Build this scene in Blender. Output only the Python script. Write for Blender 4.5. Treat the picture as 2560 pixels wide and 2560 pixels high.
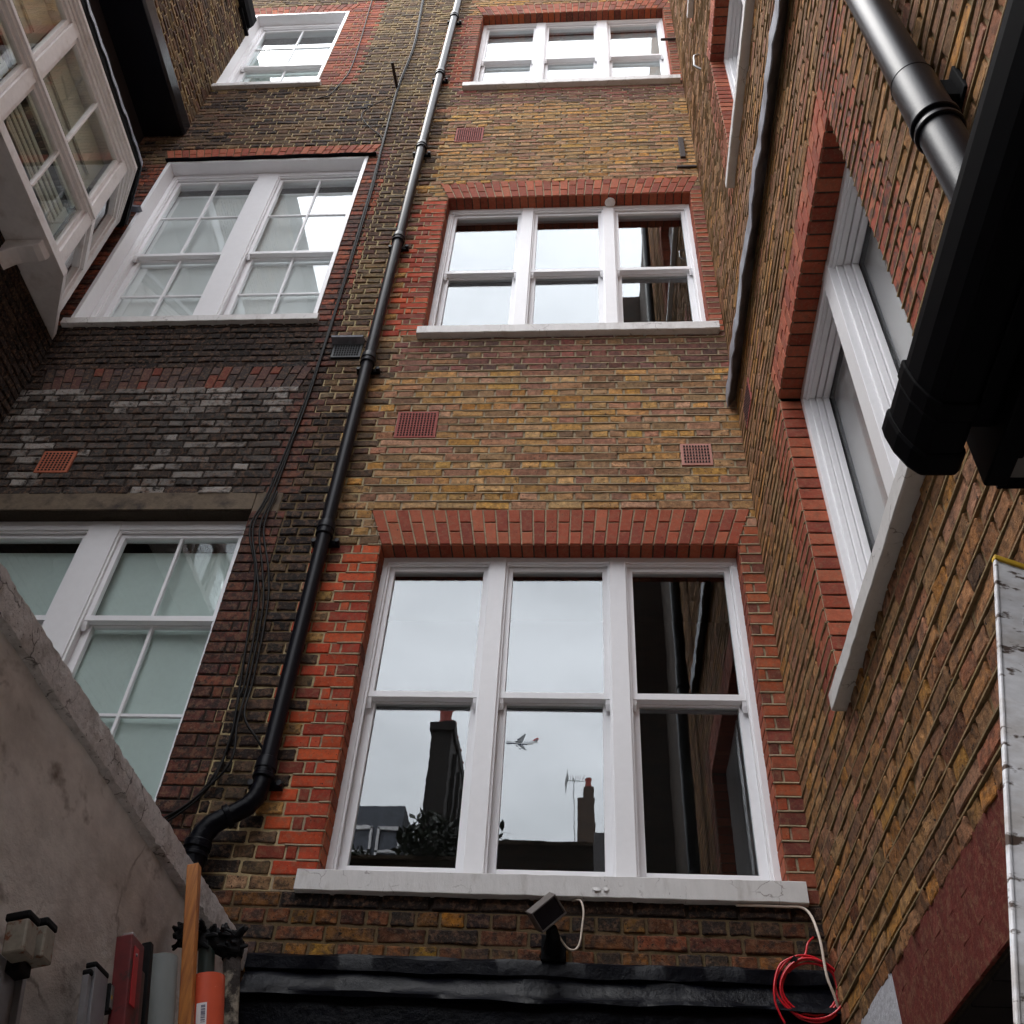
import bpy, bmesh, math, random
from mathutils import Vector, Matrix, noise
R = math.radians
rnd = random.Random(7)
scn = bpy.context.scene
for o in list(bpy.data.objects): bpy.data.objects.remove(o)
col = scn.collection

# ------------------------------------------------------------------ camera
cam = bpy.data.cameras.new('camera'); camo = bpy.data.objects.new('camera', cam); col.objects.link(camo)
def rot(w):
    v = Vector(w); a = v.length
    return Matrix.Rotation(a, 3, v/a)
_c = math.cos(R(45)); _s = math.sin(R(45))
Rm = rot((0.011356662697444607, 0.07640018499219775, -0.0029635427483127794)) @ Matrix(((1,0,0),(0,_s,-_c),(0,_c,_s)))
right, down, fwd = Rm[0], Rm[1], Rm[2]
M = Matrix((right, -down, -fwd)).transposed().to_4x4()
M.translation = Vector((0.3356949702679574, -4.513932065782415, -4.201968875328524))
camo.matrix_world = M
cam.sensor_width = 36; cam.lens = 2473.2749/2560*36; cam.clip_start = 0.05; cam.clip_end = 9000
scn.camera = camo
scn.render.resolution_x = 1024; scn.render.resolution_y = 1024

# ------------------------------------------------------------------ sky, sun, exposure
SUN_EL, SUN_AZ = R(66), R(250)
w = bpy.data.worlds.new('World'); scn.world = w; w.use_nodes = True
nt = w.node_tree; nt.nodes.clear()
out = nt.nodes.new('ShaderNodeOutputWorld'); bg = nt.nodes.new('ShaderNodeBackground')
sky = nt.nodes.new('ShaderNodeTexSky'); sky.sky_type = 'NISHITA'; sky.sun_disc = False
sky.sun_elevation = SUN_EL; sky.sun_rotation = SUN_AZ; sky.dust_density = 6.0; sky.air_density = 1.0
hsv = nt.nodes.new('ShaderNodeHueSaturation'); hsv.inputs['Saturation'].default_value = 0.22
tc = nt.nodes.new('ShaderNodeTexCoord'); mp = nt.nodes.new('ShaderNodeMapping'); mp.inputs['Scale'].default_value = (1,1,2.2)
nz = nt.nodes.new('ShaderNodeTexNoise'); nz.inputs['Scale'].default_value = 2.6; nz.inputs['Detail'].default_value = 7; nz.inputs['Roughness'].default_value = .55
mr = nt.nodes.new('ShaderNodeMapRange'); mr.inputs[1].default_value = .3; mr.inputs[2].default_value = .7; mr.inputs[3].default_value = .74; mr.inputs[4].default_value = 1.20
mixg = nt.nodes.new('ShaderNodeMix'); mixg.data_type = 'RGBA'; mixg.inputs[0].default_value = .94
mixg.inputs[7].default_value = (7.7, 7.9, 8.35, 1)          # even grey cloud deck, in the sky texture's own units
mul = nt.nodes.new('ShaderNodeVectorMath'); mul.operation = 'SCALE'
L = nt.links.new
L(tc.outputs['Generated'], mp.inputs[0]); L(mp.outputs[0], nz.inputs['Vector']); L(nz.outputs['Fac'], mr.inputs[0])
L(sky.outputs[0], hsv.inputs['Color']); L(hsv.outputs[0], mixg.inputs[6]); L(mixg.outputs[2], mul.inputs[0]); L(mr.outputs[0], mul.inputs['Scale'])
sz = nt.nodes.new('ShaderNodeSeparateXYZ'); L(tc.outputs['Generated'], sz.inputs[0])
zr = nt.nodes.new('ShaderNodeMapRange'); zr.inputs[1].default_value = .1; zr.inputs[2].default_value = 1.0; zr.inputs[3].default_value = .80; zr.inputs[4].default_value = 1.22
mul2 = nt.nodes.new('ShaderNodeVectorMath'); mul2.operation = 'SCALE'; L(sz.outputs['Z'], zr.inputs[0]); L(mul.outputs[0], mul2.inputs[0]); L(zr.outputs[0], mul2.inputs['Scale'])
L(mul2.outputs[0], bg.inputs['Color']); bg.inputs['Strength'].default_value = 0.15
L(bg.outputs[0], out.inputs[0])
sun = bpy.data.lights.new('sun', 'SUN'); sun.energy = 0.6; sun.angle = R(25); sun.color = (1, .97, .93)
suno = bpy.data.objects.new('sun', sun); col.objects.link(suno)
suno.rotation_euler = (R(90)-SUN_EL, 0, R(180)-SUN_AZ)
scn.view_settings.view_transform = 'Standard'; scn.view_settings.look = 'None'
scn.view_settings.exposure = 1.8; scn.view_settings.gamma = 1
scn.render.engine = 'CYCLES'
scn.cycles.max_bounces = 8; scn.cycles.transparent_max_bounces = 12

# ------------------------------------------------------------------ helpers
def s2l(c): return tuple((x/255/12.92 if x/255 <= .04045 else ((x/255+.055)/1.055)**2.4) for x in c)
def tag(o, label=None, cat=None, group=None, kind=None):
    if label: o['label'] = label
    if cat: o['category'] = cat
    if group: o['group'] = group
    if kind: o['kind'] = kind
    return o
def empty(name, loc=(0,0,0), parent=None):
    o = bpy.data.objects.new(name, None); col.objects.link(o)
    if parent: o.parent = parent
    else: o.location = loc
    o.empty_display_size = .1
    return o
class MB:
    def __init__(s): s.v = []; s.f = []; s.c = []
    def face(s, pts, c=None):
        n = len(s.v); s.v += [tuple(p) for p in pts]; s.f.append(tuple(range(n, n+len(pts)))); s.c.append(c or (1,1,1))
    def add(s, vs, fs, c=None):
        n = len(s.v); s.v += [tuple(p) for p in vs]
        for f in fs: s.f.append(tuple(i+n for i in f)); s.c.append(c or (1,1,1))
    def hexa(s, p, c=None):     # 8 points: bottom ring then top ring
        s.add(p, [(3,2,1,0),(4,5,6,7),(0,1,5,4),(1,2,6,5),(2,3,7,6),(3,0,4,7)], c)
    def box(s, x0, x1, y0, y1, z0, z1, c=None, F=None):
        p = [(x0,y0,z0),(x1,y0,z0),(x1,y1,z0),(x0,y1,z0),(x0,y0,z1),(x1,y0,z1),(x1,y1,z1),(x0,y1,z1)]
        if F: p = [F(*q) for q in p]
        s.hexa(p, c)
    def prism(s, poly, a0, a1, fn, c=None):     # poly of 2-D points swept between a0 and a1; fn(p, a) -> 3-D
        n = len(poly); vs = [fn(p, a0) for p in poly]+[fn(p, a1) for p in poly]
        s.add(vs, [tuple(range(n))[::-1], tuple(range(n, 2*n))]+[(i, (i+1) % n, n+(i+1) % n, n+i) for i in range(n)], c)
    def tube(s, pts, r, seg=12, caps=True, c=None):
        pts = [Vector(p) for p in pts]; n0 = len(s.v); rs = r if isinstance(r, (list, tuple)) else [r]*len(pts)
        prev = None
        for i, p in enumerate(pts):
            t = (pts[min(i+1, len(pts)-1)]-pts[max(i-1, 0)]).normalized()
            if prev is None:
                a = Vector((1,0,0)) if abs(t.x) < .8 else Vector((0,1,0))
                n = t.cross(a).normalized()
            else: n = (prev-t*prev.dot(t)).normalized()
            prev = n; b = t.cross(n)
            for k in range(seg):
                a = 2*math.pi*k/seg; s.v.append(tuple(p+(n*math.cos(a)+b*math.sin(a))*rs[i]))
        for i in range(len(pts)-1):
            for k in range(seg):
                s.f.append((n0+i*seg+k, n0+i*seg+(k+1) % seg, n0+(i+1)*seg+(k+1) % seg, n0+(i+1)*seg+k)); s.c.append(c or (1,1,1))
        if caps:
            s.f.append(tuple(n0+k for k in range(seg))[::-1]); s.c.append(c or (1,1,1))
            m = n0+(len(pts)-1)*seg; s.f.append(tuple(m+k for k in range(seg))); s.c.append(c or (1,1,1))
    def build(s, name, mat, parent=None, bevel=0, smooth=False, normals=True, colour=False):
        me = bpy.data.meshes.new(name); me.from_pydata(s.v, [], s.f); me.update()
        if normals:
            bm = bmesh.new(); bm.from_mesh(me); bmesh.ops.recalc_face_normals(bm, faces=bm.faces); bm.to_mesh(me); bm.free()
        if colour:
            at = me.color_attributes.new('bcol', 'FLOAT_COLOR', 'CORNER'); buf = []
            for f, c in zip(me.polygons, s.c): buf += [c[0], c[1], c[2], c[3] if len(c) > 3 else .12]*f.loop_total
            at.data.foreach_set('color', buf)
        me.materials.append(mat)
        o = bpy.data.objects.new(name, me); col.objects.link(o)
        if parent: o.parent = parent; o.matrix_parent_inverse = Matrix.Translation(-Vector(parent.location)) if parent.type == 'EMPTY' and parent.parent is None else Matrix()
        if smooth:
            for p in me.polygons: p.use_smooth = True
            if smooth != 'all': me.set_sharp_from_angle(angle=R(35))
        if bevel:
            b = o.modifiers.new('bevel', 'BEVEL'); b.width = bevel; b.segments = 2; b.limit_method = 'ANGLE'; b.angle_limit = R(40)
        return o

# ------------------------------------------------------------------ materials
def mat(name, colr=(.5,.5,.5), rough=.6, metal=0, spec=.5, noise_amt=0, noise_scale=8, bump=0, bump_scale=30, col2=None, thr=(.45,.62), attr=False, coat=0, stretch=(1,1,1), spots=None, spot_scale=40, spot_thr=(.68,.74), mottle=False, crack=0, crack_col=(.05,.04,.035)):
    m = bpy.data.materials.new(name); m.use_nodes = True; t = m.node_tree; b = t.nodes['Principled BSDF']; ln = t.links.new
    b.inputs['Roughness'].default_value = rough; b.inputs['Metallic'].default_value = metal
    b.inputs['Specular IOR Level'].default_value = spec; b.inputs['Coat Weight'].default_value = coat
    g = t.nodes.new('ShaderNodeNewGeometry'); mp = t.nodes.new('ShaderNodeMapping'); mp.inputs['Scale'].default_value = stretch
    ln(g.outputs['Position'], mp.inputs[0])
    if attr:
        va = t.nodes.new('ShaderNodeVertexColor'); va.layer_name = 'bcol'; cur = va.outputs['Color']
    else:
        rgb = t.nodes.new('ShaderNodeRGB'); rgb.outputs[0].default_value = (*colr, 1); cur = rgb.outputs[0]
    def ns(scale, detail=6, rough=.6):
        n = t.nodes.new('ShaderNodeTexNoise'); n.inputs['Scale'].default_value = scale; n.inputs['Detail'].default_value = detail; n.inputs['Roughness'].default_value = rough
        ln(mp.outputs[0], n.inputs['Vector']); return n.outputs['Fac']
    def rng(src, a, b_, c, d):
        r = t.nodes.new('ShaderNodeMapRange'); r.inputs[1].default_value = a; r.inputs[2].default_value = b_; r.inputs[3].default_value = c; r.inputs[4].default_value = d
        ln(src, r.inputs[0]); return r.outputs[0]
    def mix(fac, A, B):
        x = t.nodes.new('ShaderNodeMix'); x.data_type = 'RGBA'
        ln(fac, x.inputs[0]); ln(A, x.inputs[6])
        if isinstance(B, tuple): x.inputs[7].default_value = (*B, 1)
        else: ln(B, x.inputs[7])
        return x.outputs[2]
    if col2: cur = mix(rng(ns(noise_scale), thr[0], thr[1], 0, 1), cur, col2)
    if noise_amt:
        f = rng(ns(noise_scale*3.7), .3, .7, 1-noise_amt, 1+noise_amt)
        v = t.nodes.new('ShaderNodeVectorMath'); v.operation = 'SCALE'; ln(cur, v.inputs[0]); ln(f, v.inputs['Scale']); cur = v.outputs[0]
    if attr and mottle:
        def mth(op, x, y):
            q = t.nodes.new('ShaderNodeMath'); q.operation = op; q.use_clamp = True
            ln(x, q.inputs[0])
            if isinstance(y, (int, float)): q.inputs[1].default_value = y
            else: ln(y, q.inputs[1])
            return q.outputs[0]
        soot = mth('MULTIPLY', mth('MULTIPLY', rng(ns(21, 5, .65), .47, .58, 0, 1), va.outputs['Alpha']), .92)
        cur = mix(soot, cur, (.020, .016, .015))
        bl = mth('MULTIPLY', rng(ns(13, 6, .7), .38, .52, 0, 1), mth('SUBTRACT', va.outputs['Alpha'], 1.0))
        cur = mix(bl, cur, s2l((158, 152, 146)))
        cur = mix(mth('MULTIPLY', rng(ns(33, 5, .7), .50, .60, 0, 1), .42), cur, (.20, .105, .060))
        pale = mth('MULTIPLY', rng(ns(75, 4, .7), .56, .70, 0, 1), .14)
        cur = mix(pale, cur, s2l((200, 176, 140)))
    if crack:
        nw = t.nodes.new('ShaderNodeTexNoise'); nw.inputs['Scale'].default_value = crack*2.5; nw.inputs['Detail'].default_value = 5; ln(g.outputs['Position'], nw.inputs['Vector'])
        va_ = t.nodes.new('ShaderNodeVectorMath'); va_.operation = 'MULTIPLY_ADD'; ln(nw.outputs['Color'], va_.inputs[0]); va_.inputs[1].default_value = (.5/crack,)*3; ln(g.outputs['Position'], va_.inputs[2])
        vo_n = t.nodes.new('ShaderNodeTexVoronoi'); vo_n.feature = 'DISTANCE_TO_EDGE'; vo_n.inputs['Scale'].default_value = crack; ln(va_.outputs[0], vo_n.inputs['Vector'])
        cm = t.nodes.new('ShaderNodeMath'); cm.operation = 'MULTIPLY'; ln(rng(vo_n.outputs['Distance'], .004, .018, .75, 0), cm.inputs[0]); ln(rng(ns(crack*.9, 3), .50, .60, 0, 1), cm.inputs[1])
        cur = mix(cm.outputs[0], cur, crack_col)
    if spots: cur = mix(rng(ns(spot_scale, 4), spot_thr[0], spot_thr[1], 0, 1), cur, spots)
    ln(cur, b.inputs['Base Color'])
    if bump:
        bp = t.nodes.new('ShaderNodeBump'); bp.inputs['Strength'].default_value = 1; bp.inputs['Distance'].default_value = bump
        ln(ns(bump_scale, 8, .65), bp.inputs['Height']); ln(bp.outputs[0], b.inputs['Normal'])
    return m
brick_m = mat('brick', attr=True, rough=.88, spec=.25, noise_amt=.42, noise_scale=10, bump=.010, bump_scale=42, spots=(.018,.014,.012), spot_scale=62, spot_thr=(.63,.67), mottle=True)
red_m = mat('red_brick', attr=True, rough=.85, spec=.25, noise_amt=.16, noise_scale=9, bump=.003, bump_scale=60, spots=(.03,.012,.01), spot_scale=50, spot_thr=(.68,.72), mottle=True)
mortar_m = mat('mortar', attr=True, rough=.95, spec=.2, noise_amt=.25, noise_scale=14, bump=.004, bump_scale=120)
white_m = mat('white_paint', s2l((232,231,233)), rough=.38, noise_amt=.02, noise_scale=5, bump=.0006, bump_scale=25)
bay_m = mat('aged_white_paint', s2l((226,220,218)), rough=.5, noise_amt=.05, noise_scale=6, col2=s2l((200,190,184)), thr=(.55,.75), spots=s2l((90,70,62)), spot_scale=45, spot_thr=(.74,.78), bump=.001)
sill_m = mat('sill_paint', s2l((205,202,200)), rough=.6, noise_amt=.05, noise_scale=7, col2=s2l((165,158,152)), thr=(.58,.75), bump=.003, bump_scale=60, spots=s2l((70,62,58)), spot_scale=70, spot_thr=(.71,.75), stretch=(1,1,.35), crack=7, crack_col=(.16,.13,.12))
lime_m = mat('dirty_white_wall', s2l((234,231,228)), rough=.8, noise_amt=.14, noise_scale=3.2, col2=s2l((200,194,188)), thr=(.50,.72), bump=.016, bump_scale=9, spots=s2l((122,110,102)), spot_scale=7, spot_thr=(.58,.72), stretch=(1,.60,1), crack=1.6, crack_col=(.22,.19,.17))
coping_m = mat('coping_stone', s2l((216,213,212)), rough=.9, noise_amt=.14, noise_scale=9, col2=s2l((168,162,158)), thr=(.5,.7), bump=.012, bump_scale=38, spots=s2l((60,55,50)), spot_scale=70, spot_thr=(.64,.70), crack=5)
concrete_m = mat('lintel_concrete', s2l((98,84,68)), rough=.9, noise_amt=.18, noise_scale=6, col2=s2l((52,42,36)), thr=(.5,.68), bump=.004, bump_scale=40)
black_m = mat('black_gloss_paint', (.006,.006,.009), rough=.26, spec=.35, bump=.0012, bump_scale=20)
pipe_m = mat('black_pipe_plastic', (.005,.005,.008), rough=.36, spec=.16, bump=.0004, bump_scale=160)
bitumen_m = mat('black_painted_lead', (.0022,.0024,.0045), rough=.32, spec=.10, noise_amt=.4, noise_scale=4, bump=.009, bump_scale=10, col2=(.004,.0045,.008), thr=(.5,.65))
matt_black_m = mat('matt_black', (.005,.005,.006), rough=.8, spec=.1, bump=.002)
ogutter_m = mat('gutter_black', (.0022,.002,.0028), rough=.6, spec=.06)
lead_m = mat('grey_lead', s2l((128,130,140)), rough=.5, noise_amt=.15, noise_scale=6, col2=s2l((100,102,110)), bump=.006, bump_scale=14)
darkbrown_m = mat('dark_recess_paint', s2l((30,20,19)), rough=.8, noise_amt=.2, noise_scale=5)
soffit_m = mat('grey_soffit', s2l((120,114,110)), rough=.7, noise_amt=.05)
iron_m = mat('rusty_iron', s2l((48,34,30)), rough=.8, noise_amt=.3, noise_scale=30)
steel_m = mat('galvanised', s2l((150,150,150)), rough=.4, metal=.7)
terra_m = mat('terracotta_vent', s2l((140,62,52)), rough=.8, noise_amt=.12, noise_scale=20)
terra2_m = mat('pale_terracotta_vent', s2l((176,122,110)), rough=.8, noise_amt=.12, noise_scale=20)
terra3_m = mat('orange_terracotta_vent', s2l((160,84,56)), rough=.8, noise_amt=.12, noise_scale=20)
castiron_m = mat('black_cast_vent', s2l((40,42,44)), rough=.6)
hole_m = mat('vent_hole', (.004,.003,.003), rough=1)
cable_m = mat('black_cable', (.009,.008,.008), rough=.6, spec=.2)
whitecable_m = mat('white_cable', s2l((215,200,185)), rough=.5)
redcable_m = mat('red_cable', s2l((196,18,34)), rough=.35, spec=.6)
alu_m = mat('mud_spattered_aluminium', s2l((236,236,240)), rough=.45, metal=.05, noise_amt=.12, noise_scale=8, col2=s2l((205,200,198)), spots=s2l((84,68,60)), spot_scale=22, spot_thr=(.57,.63), stretch=(1,1,2.0))
alu2_m = mat('dull_aluminium', s2l((150,150,154)), rough=.38, metal=.5, noise_amt=.1, noise_scale=10, spots=s2l((70,55,45)), spot_scale=35, spot_thr=(.70,.74))
yellow_m = mat('yellow_tape', s2l((200,160,40)), rough=.5)
wood_m = mat('orange_pine', s2l((178,110,42)), rough=.55, noise_amt=.2, noise_scale=5, col2=s2l((140,78,28)), stretch=(9,9,.7), spots=s2l((80,38,18)), spot_scale=3, spot_thr=(.72,.76))
orange_m = mat('orange_roll', s2l((205,82,50)), rough=.45, noise_amt=.04, spots=s2l((230,150,120)), spot_scale=120, spot_thr=(.70,.72))
greypipe_m = mat('grey_plastic_pipe', s2l((128,134,134)), rough=.5, noise_amt=.06, spots=s2l((96,96,92)), spot_scale=16, spot_thr=(.58,.68), stretch=(1,1,.3))
greenpole_m = mat('dark_green_pole', s2l((38,50,46)), rough=.35)
moss_m = mat('mossy_timber', s2l((44,36,32)), rough=.9, noise_amt=.3, noise_scale=8, col2=s2l((150,140,125)), thr=(.52,.60), bump=.01, bump_scale=60)
redbox_m = mat('red_painted_steel', s2l((100,26,29)), rough=.5, noise_amt=.25, noise_scale=8, spots=s2l((52,30,28)), spot_scale=20, spot_thr=(.56,.66))
redlabel_m = mat('bright_red_label', s2l((176,36,44)), rough=.35, noise_amt=.1)
brownbox_m = mat('brown_box_side', s2l((66,46,40)), rough=.7, noise_amt=.15)
plastic_m = mat('black_plastic', (.005,.005,.006), rough=.6, spec=.15)
paper_m = mat('white_sticker', s2l((225,222,225)), rough=.5)
ink_m = mat('blue_black_ink', s2l((40,38,80)), rough=.6)
redpaint_m = mat('dull_red_masonry_paint', s2l((116,44,36)), rough=.75, noise_amt=.12, noise_scale=5, bump=.004, bump_scale=20, col2=s2l((128,56,46)), thr=(.5,.7))
whitebrick_m = mat('white_painted_brick', s2l((190,190,196)), rough=.6, noise_amt=.06, noise_scale=8, bump=.006, bump_scale=30, spots=s2l((110,108,110)), spot_scale=30, spot_thr=(.66,.72))
blind_m = mat('white_roller_blind', s2l((232,232,232)), rough=.9, noise_amt=.02)
blindg_m = mat('grey_green_blind', s2l((205,216,212)), rough=.9, noise_amt=.03)
shutter_m = mat('shutter_paint', s2l((215,215,200)), rough=.6)
greyblind_m = mat('grey_inner_lining', s2l((196,190,188)), rough=.9)
room_m = mat('dark_room', (.012,.010,.009), rough=.95)
ground_m = mat('paving', s2l((168,164,158)), rough=.9, noise_amt=.2, noise_scale=3, bump=.01)
slate_m = mat('slate_lead', s2l((84,88,98)), rough=.55, noise_amt=.25, noise_scale=3)
leaf_m = mat('evergreen_leaf', (.022,.035,.014), rough=.6, noise_amt=.4, noise_scale=6)
bark_m = mat('bark', (.06,.045,.03), rough=.9)
jetwhite_m = mat('airliner_white', s2l((225,228,232)), rough=.4)
jetgrey_m = mat('airliner_belly_blue', s2l((40,48,80)), rough=.4)
jetred_m = mat('airliner_red', s2l((185,40,50)), rough=.4)
jetwing_m = mat('airliner_wing', s2l((150,155,162)), rough=.4)
def glass_mat(name, f0, f1, tint, wav=.0012):
    m = bpy.data.materials.new(name); m.use_nodes = True; t = m.node_tree; t.nodes.clear(); ln = t.links.new
    o = t.nodes.new('ShaderNodeOutputMaterial'); mx = t.nodes.new('ShaderNodeMixShader'); tr = t.nodes.new('ShaderNodeBsdfTransparent'); gl = t.nodes.new('ShaderNodeBsdfGlossy')
    tr.inputs['Color'].default_value = (*tint, 1); gl.inputs['Roughness'].default_value = .0; gl.inputs['Color'].default_value = (.96,.98,1,1)
    fc = t.nodes.new('ShaderNodeLayerWeight'); fc.inputs['Blend'].default_value = .5; lw = t.nodes.new('ShaderNodeMath'); lw.operation = 'POWER'; lw.inputs[1].default_value = 4; ln(fc.outputs['Facing'], lw.inputs[0])
    mr = t.nodes.new('ShaderNodeMapRange'); mr.inputs[1].default_value = 0; mr.inputs[2].default_value = 1; mr.inputs[3].default_value = f0; mr.inputs[4].default_value = f1
    bp = t.nodes.new('ShaderNodeBump'); bp.inputs['Distance'].default_value = wav; bp.inputs['Strength'].default_value = 1
    g = t.nodes.new('ShaderNodeNewGeometry'); n = t.nodes.new('ShaderNodeTexNoise'); n.inputs['Scale'].default_value = 7; n.inputs['Detail'].default_value = 2
    ln(g.outputs['Position'], n.inputs['Vector']); ln(n.outputs['Fac'], bp.inputs['Height']); ln(bp.outputs[0], gl.inputs['Normal'])
    ln(lw.outputs[0], mr.inputs[0]); ln(mr.outputs[0], mx.inputs[0]); ln(tr.outputs[0], mx.inputs[1]); ln(gl.outputs[0], mx.inputs[2]); ln(mx.outputs[0], o.inputs[0])
    return m
glass_m = glass_mat('window_glass', .092, 1.0, (.85,.88,.88), .00010)
glass_b = glass_mat('bay_glass', .05, 1.0, (.96,.975,.96), .0002)
glass_r = glass_mat('side_glass', .05, .25, (.92,.93,.93), .0001)
glass_l = glass_mat('left_glass', .065, 1.0, (.96,.98,.975), .0002)

# ------------------------------------------------------------------ brickwork
H = .0762
P_STOCK = [s2l(c) for c in ((178,134,80),(170,126,73),(174,135,94),(160,117,82),(138,102,70),(180,141,94),(159,110,84),(176,126,61),(149,117,82),(160,121,68),(117,88,63),(172,130,101),(164,126,80),(143,102,80),(183,137,71))]
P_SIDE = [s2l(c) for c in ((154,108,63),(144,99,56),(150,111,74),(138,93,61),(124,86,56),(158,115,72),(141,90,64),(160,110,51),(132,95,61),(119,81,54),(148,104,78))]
P_RED = [s2l(c) for c in ((145,69,42),(132,62,41),(154,74,42),(117,58,44),(140,70,49),(102,51,41),(149,79,56))]
P_ORANGE = [s2l(c) for c in ((177,70,36),(164,60,32),(184,77,39),(149,56,36),(121,51,37),(171,69,41))]
P_ARCH = [s2l(c) for c in ((152,74,50),(142,65,45),(162,86,60),(132,60,44))]
P_PURP = [s2l(c) for c in ((114,77,67),(103,67,58),(129,88,72),(123,70,62),(96,70,64),(138,104,72))]
P_BROWN = [s2l(c) for c in ((94,75,55),(106,84,60),(79,63,48),(86,64,50),(72,57,46),(115,90,61),(90,61,46))]
P_SOOT_SHADE = [s2l(c) for c in ((37,30,27),(31,25,24),(46,34,29),(37,26,23),(26,22,22),(51,39,32))]
P_LOW = [s2l(c) for c in ((86,50,34),(63,45,36),(101,57,36),(47,38,34),(79,57,38),(112,72,36),(135,93,34))]
P_TOP = [s2l(c) for c in ((123,103,72),(109,88,64),(96,79,60),(134,112,77),(85,70,55))]
P_SOOTRED = [s2l(c) for c in ((92,51,40),(77,44,37),(99,54,40),(67,38,34),(81,41,34))]
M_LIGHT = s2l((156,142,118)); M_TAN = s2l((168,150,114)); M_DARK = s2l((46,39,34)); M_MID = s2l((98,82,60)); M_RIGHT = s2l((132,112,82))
def jit(c, a=.12):
    k = 1+rnd.uniform(-a, a); return tuple(max(0, x*k*(1+rnd.uniform(-a, a)*.35)) for x in c)
def brick(mb, quad, T, p=.010, joint=.009, rough=1.0, c=(1,1,1)):
    """one brick face: irregular rounded outline, chamfered, standing p proud of the mortar"""
    cx = sum(q[0] for q in quad)/4; cz = sum(q[1] for q in quad)/4
    pts = []
    # inset each corner by half the joint
    def ins(i, d):
        a = Vector(quad[i]); b = Vector(quad[(i+1) % 4]); z = Vector(quad[i-1])
        e1 = (b-a).normalized(); e2 = (z-a).normalized()
        return a+(e1+e2)*d/max(.35, abs(e1.x*e2.y-e1.y*e2.x))
    q = [ins(i, joint/2) for i in range(4)]
    rr = .0055*rough+.001
    for i in range(4):
        a = q[i]; b = q[(i+1) % 4]; L = (b-a).length; e = (b-a)/max(L, 1e-6); r = min(rr, L*.25); n = Vector((-e.y, e.x))
        k = 3 if L > .15 else (2 if L > .08 else 1)
        pts.append(a+e*r)
        for j in range(1, k+1):
            pts.append(a+e*(r+(L-2*r)*j/(k+1))-n*(-rnd.uniform(0, .0045)*rough))
        pts.append(b-e*r)
    pts = [(x.x+rnd.uniform(-.0014, .0014)*rough, x.y+rnd.uniform(-.0014, .0014)*rough) for x in pts]
    n = len(pts); tl = rnd.uniform(-.004, .004)*rough; tz = rnd.uniform(-.004, .004)*rough
    hx = max(abs(x[0]-cx) for x in pts)+1e-6; hz = max(abs(x[1]-cz) for x in pts)+1e-6
    ch = .0035+.004*rough; vs = []
    for x in pts: vs.append(T(x[0], -(-.004), x[1]))
    for x in pts:
        d = p*.72+(x[0]-cx)/hx*tl+(x[1]-cz)/hz*tz+rnd.uniform(-.0015, .0015)*rough
        vs.append(T(x[0]+(cx-x[0])/hx*ch*.25, -d, x[1]+(cz-x[1])/hz*ch*.25))
    for x in pts:
        d = p+(x[0]-cx)/hx*tl+(x[1]-cz)/hz*tz
        vs.append(T(x[0]+(cx-x[0])/hx*ch, -d, x[1]+(cz-x[1])/hz*ch))
    fs = [(i, (i+1) % n, n+(i+1) % n, n+i) for i in range(n)]+[(n+i, n+(i+1) % n, 2*n+(i+1) % n, 2*n+i) for i in range(n)]+[tuple(range(2*n, 3*n))]
    mb.add(vs, fs, c)
VENTS = {}
def soot_rear(u, z):
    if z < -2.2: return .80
    if u < -1.70 and .40 < z < 1.52: return 1+(rnd.uniform(.3, .85) if rnd.random() < .40+noise.noise(Vector((u*1.1, 0, z*1.7)))*.9 else rnd.uniform(0, .18))
    if u < -1.12 and z < .5: return .75
    if u < -1.7: return .45
    if u < -1.12: return .5
    if 1.6 < z < 2.1 or 6.3 < z < 6.75: return .3
    return .22+max(0, noise.noise(Vector((u, 3, z))))*.3
def soot_right(u, z): return .30 if z > -1.8 else .55
sootness = soot_rear
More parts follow.
